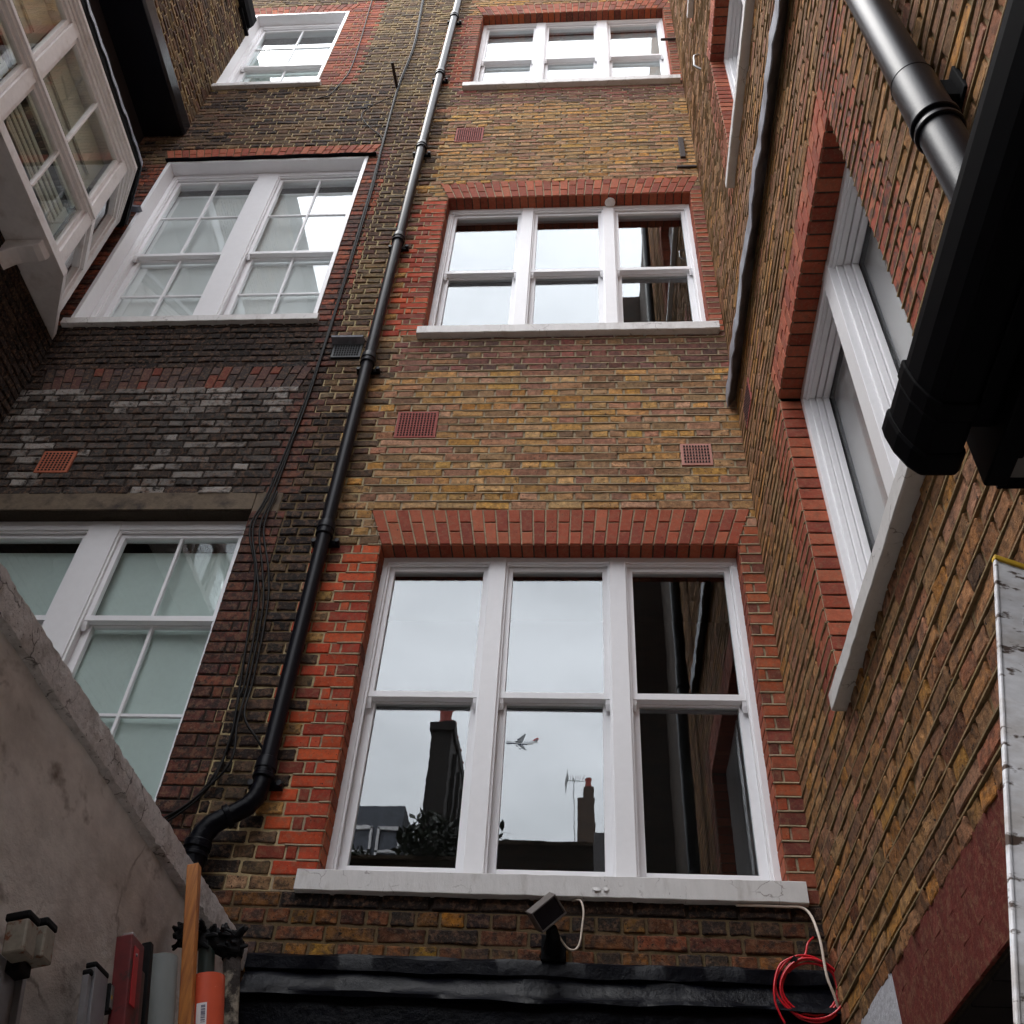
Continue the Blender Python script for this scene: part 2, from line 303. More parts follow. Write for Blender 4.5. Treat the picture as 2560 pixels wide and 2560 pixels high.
def lay_wall(T, u0, u1, z0, z1, openings, arches, style, quoin, mbB, mbR, mbM, phase=.059, jl=True, jr=True, ribbon=None, mbRib=None):
    """T(u, depth, z) -> world. openings: (ua, ub, za, zb). arches: trapezoids (ua, ub, z, height, flare) kept clear.
    style(u, z, k) -> (palette, mortar, rough, proud, variation); quoin(u,z) -> palette or None."""
    k0 = math.floor(z0/H+.001); k1 = math.ceil(z1/H-.001)
    for k in range(k0, k1):
        za, zb = k*H, (k+1)*H; zm = (za+zb)/2
        segs = [(u0, u1, False, False)]
        cuts = [(a, b, True) for a, b, c, d in openings if c < zm < d]
        for a, b, c, d in VENTS.get(id(openings), ()):
            if c < zm < d: cuts.append((a, b, False))
        for a, b, z, h, fl in arches:
            if z < zm < z+h: e = fl*(zm-z)/h; cuts.append((a-e, b+e, False))
        for a, b, j in cuts:
            ns = []
            for s0, s1, e0, e1 in segs:
                if b <= s0 or a >= s1: ns.append((s0, s1, e0, e1)); continue
                if a > s0+.01: ns.append((s0, a, e0, j))
                if b < s1-.01: ns.append((b, s1, j, e1))
            segs = ns
        st = k % 2 == 1
        for s0, s1, e0, e1 in segs:
            us = []; a, b = s0, s1
            left, rightl = [], []
            if e0 and b-a > .2:
                if st: left = [(a, a+.2300)]; a += .2300
                else: left = [(a, a+.115), (a+.115, a+.175)]; a += .175
            if e1 and b-a > .2:
                if st: rightl = [(b-.2300, b)]; b -= .2300
                else: rightl = [(b-.175, b-.115), (b-.115, b)]; b -= .175
            pitch = .2345 if st else .11725
            off = phase+(0 if st else .0586)
            i = math.floor((a-off)/pitch)
            edges = [a]
            x = off+(i+1)*pitch
            while x < b-.001:
                if x-edges[-1] > .045 and b-x > .045: edges.append(x+rnd.uniform(-.006, .006))
                x += pitch
            edges.append(b)
            mid = [(edges[j], edges[j+1]) for j in range(len(edges)-1)] if b-a > .012 else []
            for grp, isq in ((left, True), (mid, False), (rightl, True)):
                for ua, ub in grp:
                    um = (ua+ub)/2
                    pal, mc, rg, pr, va = style(um, zm, k)
                    qp = quoin(um, zm, isq, st)
                    mcol = mc if zm > -1.2 or um < -1.0 or um > 1.4 else mc
                    red = qp is not None
                    if red: pal = qp; rg *= .45; pr = .008
                    c = jit(rnd.choice(pal), va)
                    c = (*c, (.9 if um < -1.5 and zm < 5.6 else .22) if red else sootness(um, zm))
                    wv = .0025*rg
                    dz0 = rnd.uniform(-wv, wv); dz1 = rnd.uniform(-wv, wv)
                    quad = [(ua, za+dz0), (ub, za+dz1), (ub, zb+dz1), (ua, zb+dz0)]
                    brick(mbR if red else mbB, quad, T, pr*rnd.uniform(.7, 1.3), joint=.008+.003*min(1.2, rg), rough=rg, c=c)
                    mbM.face([T(ua, 0, za), T(ub, 0, za), T(ub, 0, zb), T(ua, 0, zb)], jit(mcol, .1))
            if ribbon:
                x = s0
                dz = 0
                while x < s1-.01:
                    x2 = min(s1, x+rnd.uniform(.10, .22)); mc = style((x+x2)/2, zm, k)[1]
                    if ribbon((x+x2)/2, zb):
                        nd = max(-.0035, min(.0035, dz+rnd.uniform(-.0018, .0018)))
                        h0 = .0032; pr = .0115; c = jit(tuple(min(1, v*1.18) for v in mc), .12)
                        mbRib.hexa([T(x, .002, zb+dz-h0), T(x2, .002, zb+nd-h0), T(x2, -pr, zb+nd-h0), T(x, -pr, zb+dz-h0),
                                    T(x, .002, zb+dz+h0), T(x2, .002, zb+nd+h0), T(x2, -pr, zb+nd+h0), T(x, -pr, zb+dz+h0)], c)
                        dz = nd
                    x = x2
def slab(mb, T, u0, u1, z0, z1, openings, depth=.34, front=.006, c=(.1,.09,.08)):
    us = sorted({u0, u1, *[min(max(v, u0), u1) for o in openings for v in o[:2]]}); zs = sorted({z0, z1, *[min(max(v, z0), z1) for o in openings for v in o[2:4]]})
    def solid(i, j):
        if i < 0 or j < 0 or i >= len(us)-1 or j >= len(zs)-1: return False
        a = (us[i]+us[i+1])/2; b = (zs[j]+zs[j+1])/2
        return not any(o[0] < a < o[1] and o[2] < b < o[3] for o in openings)
    for i in range(len(us)-1):
        for j in range(len(zs)-1):
            if not solid(i, j): continue
            a, b, y, z = us[i], us[i+1], zs[j], zs[j+1]
            mb.face([T(a, front, y), T(b, front, y), T(b, front, z), T(a, front, z)], c)
            mb.face([T(a, depth, y), T(a, depth, z), T(b, depth, z), T(b, depth, y)], c)
            if not solid(i-1, j): mb.face([T(a, front, y), T(a, front, z), T(a, depth, z), T(a, depth, y)], c)
            if not solid(i+1, j): mb.face([T(b, front, y), T(b, depth, y), T(b, depth, z), T(b, front, z)], c)
            if not solid(i, j-1): mb.face([T(a, front, y), T(a, depth, y), T(b, depth, y), T(b, front, y)], c)
            if not solid(i, j+1): mb.face([T(a, front, z), T(b, front, z), T(b, depth, z), T(a, depth, z)], c)
def flat_arch(mb, mbM, T, a, b, z, h, flare, depth, pal, mc=M_LIGHT, n=None, rough=.25):
    n = n or round((b-a)/.0745); cu = (a+b)/2
    def ub(i, t):   # t 0 bottom 1 top
        base = a+(b-a)*i/n; return base+(base-cu)/((b-a)/2)*flare*t
    for i in range(n):
        f = .62 if i % 2 else .36
        for t0, t1 in ((0, f), (f, 1)):
            quad = [(ub(i, t0), z+h*t0), (ub(i+1, t0), z+h*t0), (ub(i+1, t1), z+h*t1), (ub(i, t1), z+h*t1)]
            brick(mb, quad, T, .008, joint=.008, rough=rough, c=jit(rnd.choice(pal), .1))
    mbM.face([T(ub(0, 0), 0, z), T(ub(n, 0), 0, z), T(ub(n, 1), 0, z+h), T(ub(0, 1), 0, z+h)], mc)
    # soffit bricks
    S = lambda u, d, y: T(u, y, z+d)
    for i in range(n):
        quad = [(a+(b-a)*i/n, -.006), (a+(b-a)*(i+1)/n, -.006), (a+(b-a)*(i+1)/n, depth+.01), (a+(b-a)*i/n, depth+.01)]
        brick(mb, quad, S, .004, joint=.007, rough=rough, c=jit(rnd.choice(pal), .12))
    mbM.face([T(a, -.004, z+.002), T(b, -.004, z+.002), T(b, depth+.01, z+.002), T(a, depth+.01, z+.002)], tuple(v*.6 for v in mc))
def jamb(mb, mbM, T, u, z0, z1, depth, side, pal, mc=M_LIGHT):
    """brick return of an opening; side +1: solid lies at larger u"""
    S = lambda d_, dep, zz: T(u+side*dep, d_, zz)
    for k in range(math.floor(z0/H), math.ceil(z1/H)):
        a, b = max(z0, k*H), min(z1, (k+1)*H)
        if b-a < .02: continue
        brick(mb, [(-.006, a), (depth+.01, a), (depth+.01, b), (-.006, b)], S, .004, joint=.008, rough=.3, c=jit(rnd.choice(pal), .1))
    mbM.face([S(-.004, 0, z0), S(depth+.01, 0, z0), S(depth+.01, 0, z1), S(-.004, 0, z1)], mc)

# ------------------------------------------------------------------ sash windows
def sash_window(T, parent, u0, u1, z0, z1, d, mull, zm, glass, label=None, name='window', bars=(0, 0, 0), blind=None, blind_top=0, lo_open=0, head=.04, stile=.036, m=white_m, room=.9, reveal=None):
    """mull: list of (ua, ub). bars: (vertical, upper horizontals, lower horizontals)"""
    f = MB(); B = lambda mb, *a: mb.box(*a, F=T)
    zf = z0-.01
    B(f, u0, u0+stile, d, d+.14, zf, z1); B(f, u1-stile, u1, d, d+.14, zf, z1)
    B(f, u0+stile, u1-stile, d-.002, d+.14, z1-head, z1)
    B(f, u0+stile, u1-stile, d+.002, d+.16, zf, z0+.055)
    for a, b in mull: B(f, a, b, d-.006, d+.14, z0+.02, z1-.002)
    B(f, u0+stile, u1-stile, d+.012, d+.03, z1-head-.014, z1-head)
    if reveal:
        for g in reveal: B(f, *g)
    win = f.build(name, m, parent, bevel=.0025)
    if label: win['label'] = label
    eds = [u0+stile]+[v for mm in mull for v in mm]+[u1-stile]
    for i in range(0, len(eds), 2):
        a, b = eds[i], eds[i+1]
        if zm is None:          # deep fixed casement with a stepped moulding
            g = MB()
            for k, (dd, ww) in enumerate(((.030, .014), (.062, .026), (.095, .040))):
                q0, q1 = d+dd, d+dd+.030
                for u_ in ((a, a+ww), (b-ww, b)): B(g, u_[0], u_[1], q0, q1, z0+.05, z1-head)
                B(g, a+ww, b-ww, q0+.001, q1, z1-head-ww, z1-head); B(g, a+ww, b-ww, q0+.001, q1, z0+.05, z0+.05+ww)
            g.build('sash', m, win, bevel=.003)
            pn = MB(); B(pn, a+.03, b-.03, d+.130, d+.134, z0+.07, z1-head-.03); pn.build('pane', glass, win)
            if blind: bl = MB(); B(bl, a, b, d+.17, d+.173, z0-.2, z1-head-blind_top); bl.build('blind', blind, win)
            continue
        B2 = MB(); bw = .020
        B(B2, a, a+.012, d+.012, d+.035, z0+.04, z1-head-.012); B2.build('bead', m, win)
        B2 = MB(); B(B2, b-.012, b, d+.012, d+.035, z0+.04, z1-head-.012); B2.build('bead', m, win)
        us = MB(); da, db = d+.035, d+.078; sa, sb = a+.004, b-.004; tw = .038
        B(us, sa, sa+tw, da, db, zm, z1-head-.004); B(us, sb-tw, sb, da, db, zm, z1-head-.004)
        B(us, sa+tw, sb-tw, da, db, z1-head-.044, z1-head-.004)
        B(us, sa-.0, sb+.0, da-.004, db, zm-.022, zm+.018)
        for e0, e1 in ((sa, sa+.032), (sb-.032, sb)):       # horns
            us.prism([(da, zm-.022), (db, zm-.022), (db, zm-.05), (da+.02, zm-.085), (da+.004, zm-.05)], e0, e1, lambda p, q: T(q, p[0], p[1]))
        ls = MB(); dc, dd = d+.080, d+.122; la, lb = a+.001, b-.001; tw2 = .050; rb = .085
        B(ls, la, la+tw2, dc, dd, z0+.05, zm+.01); B(ls, lb-tw2, lb, dc, dd, z0+.05, zm+.01)
        B(ls, la+tw2, lb-tw2, dc, dd, z0+.052, z0+.052+rb); B(ls, la+tw2, lb-tw2, dc, dd, zm-.028, zm+.008)
        nv, nu, nl = bars
        gu = (sa+tw, sb-tw, zm+.018, z1-head-.044); gl = (la+tw2, lb-tw2, z0+.052+rb, zm-.028)
        for (mbx, g, dd0, dd1, nh) in ((us, gu, da+.006, db-.006, nu), (ls, gl, dc+.006, dd-.006, nl)):
            for q in range(nv):
                c = g[0]+(g[1]-g[0])*(q+1)/(nv+1); B(mbx, c-.0095, c+.0095, dd0, dd1, g[2], g[3])
            for q in range(nh):
                c = g[2]+(g[3]-g[2])*(q+1)/(nh+1); B(mbx, g[0], g[1], dd0+.003, dd1-.003, c-.0095, c+.0095)
        us.build('sash', m, win, bevel=.002); ls.build('sash', m, win, bevel=.002)
        for g, dp in ((gu, (da+db)/2), (gl, (dc+dd)/2)):
            pn = MB(); e1 = rnd.uniform(-.0011, .0011); e2 = rnd.uniform(-.0007, .0007); x0, x1, y0, y1 = g[0]-.004, g[1]+.004, g[2]-.004, g[3]+.004
            pn.hexa([T(x0, dp-.002-e1-e2, y0), T(x1, dp-.002-e1+e2, y0), T(x1, dp+.002-e1+e2, y0), T(x0, dp+.002-e1-e2, y0), T(x0, dp-.002+e1-e2, y1), T(x1, dp-.002+e1+e2, y1), T(x1, dp+.002+e1+e2, y1), T(x0, dp+.002+e1-e2, y1)]); pn.build('pane', glass, win)
        if blind:
            bl = MB(); B(bl, a-.0, b+.0, d+.145, d+.148, z0+.02, z1-head-blind_top); bl.build('blind', blind, win)
    if room:
        rm = MB(); q = [T(u0+.01, d+.135, z0), T(u1-.01, d+.135, z0), T(u1-.01, d+.135, z1), T(u0+.01, d+.135, z1)]
        qb = [T(u0-.3, d+room, z0-.6), T(u1+.3, d+room, z0-.6), T(u1+.3, d+room, z1+.2), T(u0-.3, d+room, z1+.2)]
        for i in range(4): rm.face([q[i], q[(i+1) % 4], qb[(i+1) % 4], qb[i]])
        rm.face(qb); rm.build('room', room_m, win, normals=False)
    return win
def sill(T, parent, u0, u1, z0, z1, proj, back=.14, m=sill_m, win=None):
    s = MB(); n = max(2, int((u1-u0)/.06)); pr = []
    us = [u0+(u1-u0)*i/n for i in range(n+1)]
    for i in range(n+1):
        j = rnd.uniform(-.0018, .0018); k = rnd.uniform(-.0018, .0018); pr.append((j, k))
    rings = [[T(u, back, z0), T(u, back, z1+.012), T(u, -proj+.012+j, z1), T(u, -proj+j, z1-.006+k), T(u, -proj+j, z0+.004+k), T(u, -proj+.006, z0+k)] for u, (j, k) in zip(us, pr)]
    vs = [p for r_ in rings for p in r_]; m_ = 6; fs = []
    for i in range(n):
        for k in range(m_): fs.append((i*m_+k, i*m_+(k+1) % m_, (i+1)*m_+(k+1) % m_, (i+1)*m_+k))
    fs.append(tuple(range(m_))); fs.append(tuple(n*m_+k for k in range(m_)))
    s.add(vs, fs); return s.build('sill', m, parent)

# ================================================================== REAR BUILDING (facing the camera)
TB = lambda u, d, z: (u, d, z)
W1 = (-.955, 1.250, -2.20, -.0762); W2 = (-.958, 1.280, 2.16, 4.305); W3 = (-.970, 1.286, 6.79, 8.990)
L1 = (-3.99, -2.735, 7.05, 9.325); L2 = (-3.925, -1.848, 2.40, 5.205); L3 = (-4.35, -1.858, -2.60, .236)
ARCH = 4*H
def rear_style(u, z, k):
    if -2.39 < z < -2.28 and -1.06 < u < 1.35: return P_SOOT_SHADE, M_DARK, 1.1, .010, .2  # band under the lowest sill: soot and the sill's shade painted together
    if z < -2.25: return P_LOW, M_MID, .85, .009, .32
    if u < -1.70 and z < 2.35:
        return P_SOOT_SHADE, M_DARK, .9, .010, .2
    if u < -1.66 and z < 5.2: return P_SOOT_SHADE+P_SOOTRED, M_DARK, .9, .010, .2
    if u < -1.70:
        if z < 6.95: return (P_BROWN if rnd.random() < .55 else P_SOOT_SHADE+P_BROWN), M_TAN if u > -3.4 else M_MID, .8, .009, .2
        return P_TOP, M_TAN, .8, .009, .2
    if u < -1.12:
        if z < -1.0 and rnd.random() < .4: return P_SOOT_SHADE, M_TAN, 1.0, .010, .2
        if z > 6.5: return P_TOP, M_TAN, .9, .009, .2
        if u < -1.42 and z < 1.2: return P_SOOT_SHADE+P_BROWN[2:5], M_MID, 1.0, .010, .22  # strip left of the pipe: soot and dark shadow in one colour
        return (P_BROWN if u < -1.36 or rnd.random() < .5 else P_STOCK+P_BROWN), M_TAN, 1.0, .010, .22
    if -.2 < z-1.86 < .25 or 6.30 < z < 6.75: return P_PURP, M_LIGHT, 1.0, .010, .2
    return P_STOCK, M_LIGHT, 1.0, .0085, .16
def near(u, a, b): return min(abs(u-a), abs(u-b))
def rear_quoin(u, z, isq, st):
    if isq:
        if -1.5 < u < 0 and z < 6.5: return P_ORANGE
        if u > -1.5: return P_RED
        if u < -1.5 and z < .4: return P_SOOTRED
        if z > 6.9: return P_RED
        return P_SOOTRED+P_RED
    if u > 1.23 and any(w_[2]-.05 < z < w_[3]+.12 for w_ in (W1, W2, W3)): return P_RED
    lim = .30 if st else .38
    # second toothed brick beyond the quoin
    for w_, p_ in ((W1, P_ORANGE), (W2, P_ORANGE), (W3, P_RED)):
        if w_[2]-.02 < z < w_[3] and w_[0]-(lim) < u < w_[0] and (not st or u > w_[0]-.20): return p_
    for w_, p_ in ((L1, P_RED),):
        if w_[2]-.02 < z < w_[3]+.32 and w_[1] < u < w_[1]+lim+.05: return p_
    if L2[2] < z < L2[3]+.2 and L2[1] < u < L2[1]+(.20 if st else .26): return P_SOOTRED+P_RED
    if .35 < z < 1.45 and -1.86 < u < -1.62: return P_SOOTRED
    if z < .2 and L3[1] < u < L3[1]+(.22 if st else .28): return P_SOOTRED
    return None
rear = empty('brick_building', (-1.2, .17, -5.8))
tag(rear, 'multi-storey yellow and red brick rear building with white sash windows facing the yard', 'building')
bB, bR, bM, bRib = MB(), MB(), MB(), MB()
opens = [W1, W2, W3, L1, L2, L3]
VENTS[id(opens)] = [(-1.012, -.720, .924, 1.204), (-1.008, -.722, 5.455, 5.770), (.957, 1.162, .628, .838), (-3.490, -3.250, .592, .811), (-1.63, -1.40, 1.863, 2.06)]
arches = [(W[0], W[1], W[3], ARCH, .107) for W in (W1, W2, W3)]+[(L2[0], L2[1], L2[3], .27, .10), (L1[0], L1[1], L1[3], .27, .10), (-3.80, -1.80, 1.505, .27, .06), (-4.4, -1.68, .236, .164, 0)]
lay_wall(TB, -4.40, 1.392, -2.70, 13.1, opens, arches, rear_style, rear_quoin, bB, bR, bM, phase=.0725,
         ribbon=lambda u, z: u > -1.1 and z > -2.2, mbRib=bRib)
for W in (W1, W2, W3):
    flat_arch(bR, bM, TB, W[0], W[1], W[3], ARCH, .107 if W[1] > 0 else .09, .12, P_ARCH if W is not W3 else P_RED)
    jamb(bR, bM, TB, W[0], W[2], W[3], .12, -1, P_RED); jamb(bR, bM, TB, W[1], W[2], W[3], .12, 1, P_ARCH)
flat_arch(bR, bM, TB, L2[0], L2[1], L2[3], .27, .10, .05, P_ARCH, mc=M_MID)
flat_arch(bR, bM, TB, L1[0], L1[1], L1[3], .27, .10, .05, P_RED)
P_FADE = [s2l(c) for c in ((74,52,47),(84,55,49),(63,50,49),(106,50,37),(77,60,57),(53,43,40))]
flat_arch(bR, bM, TB, -3.80, -1.80, 1.505, .27, .06, .0, P_FADE, mc=M_DARK, n=27)
for L_ in (L2, L3): jamb(bR, bM, TB, L_[1], L_[2], L_[3], .10, 1, P_SOOTRED, mc=M_DARK)
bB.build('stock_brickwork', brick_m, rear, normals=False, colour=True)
bR.build('red_brickwork', red_m, rear, normals=False, colour=True)
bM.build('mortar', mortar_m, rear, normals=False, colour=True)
bRib.build('pointing', mortar_m, rear, colour=True)
sb = MB(); slab(sb, TB, -7.0, 4.0, -5.8, 13.2, opens, c=s2l((60,52,44))); sb.build('wall', mortar_m, rear, normals=False, colour=True)

# windows of the rear building
sash_window(TB, rear, W1[0]+.002, W1[1]-.002, W1[2], W1[3]-.002, .115, [(-.272, -.172), (.467, .567)], -1.075, glass_m, 'lowest wide three-light white sash window mirroring sky and chimneys')
sash_window(TB, rear, W2[0]+.002, W2[1]-.002, W2[2]+.02, W2[3]-.002, .115, [(-.262, -.162), (.482, .580)], 3.28, glass_m, 'middle three-light white sash window reflecting pale sky')
sash_window(TB, rear, W3[0]+.002, W3[1]-.002, W3[2]+.02, W3[3]-.002, .115, [(-.285, -.175), (.468, .590)], 7.93, glass_m, 'topmost three-light white sash window with pale blinds', blind=blind_m, blind_top=.02)
sill(TB, rear, -1.038, 1.322, -2.297, -2.192, .052); sill(TB, rear, -.985, 1.335, 2.086, 2.180, .07); sill(TB, rear, -1.03, 1.35, 6.705, 6.80, .07)
for (x_, w__) in ((.352, .040), (.402, .026)):
    pf = MB()
    z_ = -2.262 if x_ > 0 else -2.268; n_ = 6; top = [(x_+w__*i/n_, -.0535, z_+.012) for i in range(n_+1)]; bot = [(x_+w__*i/n_+rnd.uniform(-.002, .002), -.0535-.006*math.sin(math.pi*i/n_), z_-.006*math.sin(math.pi*i/n_)+rnd.uniform(-.002, .002)) for i in range(n_+1)]
    for i in range(n_): pf.face([top[i], top[i+1], bot[i+1], bot[i]])
    pfo = pf.build('peeling_paint', sill_m, rear, normals=False); md = pfo.modifiers.new('thick', 'SOLIDIFY'); md.thickness = .0008
# left column: deep white lined openings
def lined(W, d, t=.035, pr=.012):
    u0, u1, z0, z1 = W
    return [(u0, u0+t, -pr, d, z0, z1), (u1-t, u1, -pr, d, z0, z1), (u0+t, u1-t, -pr+.001, d, z1-t, z1)]
sash_window(TB, rear, L2[0]+.036, L2[1]-.036, L2[2], L2[3]-.036, .125, [(-2.985, -2.775)], 3.70, glass_l, 'broad two-light white window with four-pane sashes above the faded arch', bars=(1, 1, 1), blind=blind_m, blind_top=.10, reveal=lined(L2, .13), stile=.045, head=.06)
sash_window(TB, rear, L1[0]+.036, L1[1]-.036, L1[2], L1[3]-.036, .125, [], 8.05, glass_l, 'small upper white sash window with deep white surround', bars=(1, 1, 1), blind=blindg_m, blind_top=.25, reveal=lined(L1, .13), stile=.045, head=.06)
sash_window(TB, rear, L3[0], L3[1]-.002, L3[2], L3[3]-.002, .105, [(-2.975, -2.765)], -.555, glass_l, 'low white window with grey-green blinds behind the garden wall', bars=(1, 0, 2), blind=blindg_m, blind_top=.08, stile=.05, head=.075)
sill(TB, rear, -3.945, -1.815, 2.325, 2.405, .055); sill(TB, rear, -4.02, -2.68, 6.975, 7.052, .055)
li = MB(); li.box(-4.4, -1.86, -.006, .10, .240, .398); li.box(-1.855, -1.68, -.006, .05, .205, .398); li.box(-4.4, -1.86, .02, .10, .2365, .2395); li.build('lintel', concrete_m, rear, bevel=.004)
# felt strip over the broad window
fl = MB()
us = [L2[0]-.02+(L2[1]-L2[0]+.10)*i/24 for i in range(25)]
for i in range(24):
    a, b = us[i], us[i+1]; za = 5.213+.008*math.sin(i*1.3); zb = 5.213+.008*math.sin((i+1)*1.3)
    fl.hexa([(a, -.05, za-.008), (b, -.05, zb-.008), (b, 0, zb), (a, 0, za), (a, -.05, za-.003), (b, -.05, zb-.003), (b, 0, zb+.02), (a, 0, za+.02)])
fl.build('flashing', matt_black_m, rear)
# air bricks
def air_brick(T, parent, u0, u1, z0, z1, m, nu, nz, label=None, hs=.5):
    v = MB(); v.box(u0, u1, -.014, .006, z0, z1, F=T); o = v.build('air_brick', m, parent, bevel=.002)
    if label: o['label'] = label
    h = MB(); bu = (u1-u0-.03)/nu; bz = (z1-z0-.03)/nz
    for i in range(nu):
        for j in range(nz):
            a = u0+.015+bu*(i+.5); b = z0+.015+bz*(j+.5); s_ = bu*hs/2; t = bz*hs/2
            h.box(a-s_, a+s_, -.0175, -.012, b-t, b+t, F=T)
    h.build('hole', hole_m, o)
    return o
air_brick(TB, rear, -1.012, -.720, .924, 1.204, terra_m, 12, 10, 'larger dark red terracotta air brick above the lowest arch')
air_brick(TB, rear, -1.008, -.722, 5.455, 5.770, terra_m, 12, 10, 'dark red terracotta air brick between the upper windows')
air_brick(TB, rear, .957, 1.162, .628, .838, terra2_m, 9, 6, 'pale pink terracotta air brick near the right corner', hs=.6)
air_brick(TB, rear, -3.490, -3.250, .592, .811, terra3_m, 8, 8, 'orange terracotta air brick in the sooty brickwork')
vo = air_brick(TB, rear, -1.630, -1.400, 1.863, 2.030, castiron_m, 10, 5, 'black iron vent grille with a small grey hood', hs=.62)
hd = MB(); hd.prism([(-.012, 2.03), (-.07, 2.045), (-.075, 2.06), (0, 2.10)], -1.645, -1.395, lambda p, a: (a, p[0], p[1])); hd.build('hood', lead_m, vo)

# ================================================================== RIGHT BUILDING
XR = 1.385
TR = lambda u, d, z: (XR+d, u, z)
RW1 = (-2.575, -1.0, -1.86, .095); RW2 = (-2.70, -1.10, 2.45, 4.472); RW3 = (-2.5, -1.02, 6.2, 8.5); RD = (-3.9, -1.12, -5.8, -3.19)
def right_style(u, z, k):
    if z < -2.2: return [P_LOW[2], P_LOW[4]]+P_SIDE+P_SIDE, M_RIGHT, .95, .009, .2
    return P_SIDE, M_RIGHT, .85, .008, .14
def right_quoin(u, z, isq, st):
    if isq: return P_ARCH
    for w_ in (RW1, RW2, RW3):
        if w_[2] < z < w_[3]+.0 and (w_[1] < u < w_[1]+(.0 if st else .24) or w_[0]-(.22 if st else .3) < u < w_[0]): return P_ARCH
        if w_[3] <= z < w_[3]+.27 and w_[0]-(.42 if st else .36) < u < w_[0]: return P_ARCH
    return None
rb = empty('brick_building', (2.9, -2.5, -5.8))
tag(rb, 'tall stock brick side building on the right with tapered red arches and deep white windows', 'building')
cB, cR, cM, cRib = MB(), MB(), MB(), MB(); cRs = [MB(), MB(), MB()]
sootness = soot_right
opr = [RW1, RW2, RW3]
VENTS[id(opr)] = [(-.46, -.20, .76, .98)]
arr = [(w_[0], w_[1], w_[3], .27, .05) for w_ in opr]
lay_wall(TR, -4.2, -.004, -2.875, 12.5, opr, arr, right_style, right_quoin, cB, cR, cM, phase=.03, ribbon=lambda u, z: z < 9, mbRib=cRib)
for w_, cA in zip(opr, cRs):
    flat_arch(cA, cM, TR, w_[0], w_[1], w_[3], .27, .05, .11, P_ARCH, n=22)
    jamb(cA, cM, TR, w_[0], w_[2], w_[3], .11, -1, P_ARCH); jamb(cA, cM, TR, w_[1], w_[2], w_[3], .11, 1, P_ARCH)
cB.build('stock_brickwork', brick_m, rb, normals=False, colour=True)
vo_, fo_, co_ = cR.v, cR.f, cR.c       # split the toothed quoins by the window they frame
for f_, c_ in zip(fo_, co_):
    z_ = vo_[f_[0]][2]; k_ = 0 if z_ < .9 else (1 if z_ < 5.3 else 2); cRs[k_].add([vo_[i] for i in f_], [tuple(range(len(f_)))], c_)
for cA in cRs: cA.build('red_brickwork', red_m, rb, normals=False, colour=True)
cM.build('mortar', mortar_m, rb, normals=False, colour=True)
cRib.build('pointing', mortar_m, rb, colour=True)
def tex_brick(name, c1, c2, mo, axis):
    m = bpy.data.materials.new(name); m.use_nodes = True; t = m.node_tree; b = t.nodes['Principled BSDF']; ln = t.links.new
    g = t.nodes.new('ShaderNodeNewGeometry'); sp = t.nodes.new('ShaderNodeSeparateXYZ'); cb = t.nodes.new('ShaderNodeCombineXYZ'); br = t.nodes.new('ShaderNodeTexBrick')
    ln(g.outputs['Position'], sp.inputs[0]); ad = t.nodes.new('ShaderNodeMath'); ad.operation = 'ADD'
    ln(sp.outputs['X'], ad.inputs[0]); ln(sp.outputs['Y'], ad.inputs[1]); ln(ad.outputs[0], cb.inputs[0]); ln(sp.outputs['Z'], cb.inputs[1])
    br.inputs['Scale'].default_value = 1; br.inputs['Brick Width'].default_value = .235; br.inputs['Row Height'].default_value = H; br.inputs['Mortar Size'].default_value = .006
    br.inputs['Color1'].default_value = (*c1, 1); br.inputs['Color2'].default_value = (*c2, 1); br.inputs['Mortar'].default_value = (*mo, 1)
    ln(cb.outputs[0], br.inputs['Vector']); ln(br.outputs['Color'], b.inputs['Base Color']); b.inputs['Roughness'].default_value = .9
    bp = t.nodes.new('ShaderNodeBump'); bp.inputs['Distance'].default_value = .006; bp.invert = True; ln(br.outputs['Fac'], bp.inputs['Height']); ln(bp.outputs[0], b.inputs['Normal'])
    return m
farbrick_m = tex_brick('brown_brick', s2l((72,54,42)), s2l((52,40,33)), s2l((62,54,46)), 0)
sootbrick_m = tex_brick('soot_brick', s2l((40,31,27)), s2l((30,24,22)), s2l((38,33,30)), 0)
sb = MB(); slab(sb, TR, -6.2, .30, -5.8, 12.6, opr+[RD], c=s2l((60,52,44))); sb.build('wall', mortar_m, rb, normals=False, colour=True)
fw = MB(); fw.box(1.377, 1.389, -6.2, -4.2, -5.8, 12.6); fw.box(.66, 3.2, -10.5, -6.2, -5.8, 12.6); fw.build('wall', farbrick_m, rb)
sash_window(TR, rb, RW1[0]+.002, RW1[1]-.002, RW1[2]+.02, RW1[3]-.002, .11, [(-1.86, -1.752)], None, glass_r, 'largest nearest white window behind the black gutter', blind=greyblind_m, blind_top=-.02, head=.055, stile=.045)
sash_window(TR, rb, RW2[0]+.002, RW2[1]-.002, RW2[2]+.02, RW2[3]-.002, .11, [(-1.95, -1.82)], None, glass_b, 'white window above the lead flashing on the side wall')
sash_window(TR, rb, RW3[0]+.002, RW3[1]-.002, RW3[2]+.02, RW3[3]-.002, .11, [(-1.85, -1.72)], 7.3, glass_b, 'highest white window of the side wall, only its sill in view')
sill(TR, rb, -2.66, -1.02, -1.918, -1.835, .065); sill(TR, rb, -2.78, -1.027, 2.417, 2.50, .065); sill(TR, rb, -2.6, -.89, 6.10, 6.185, .065)
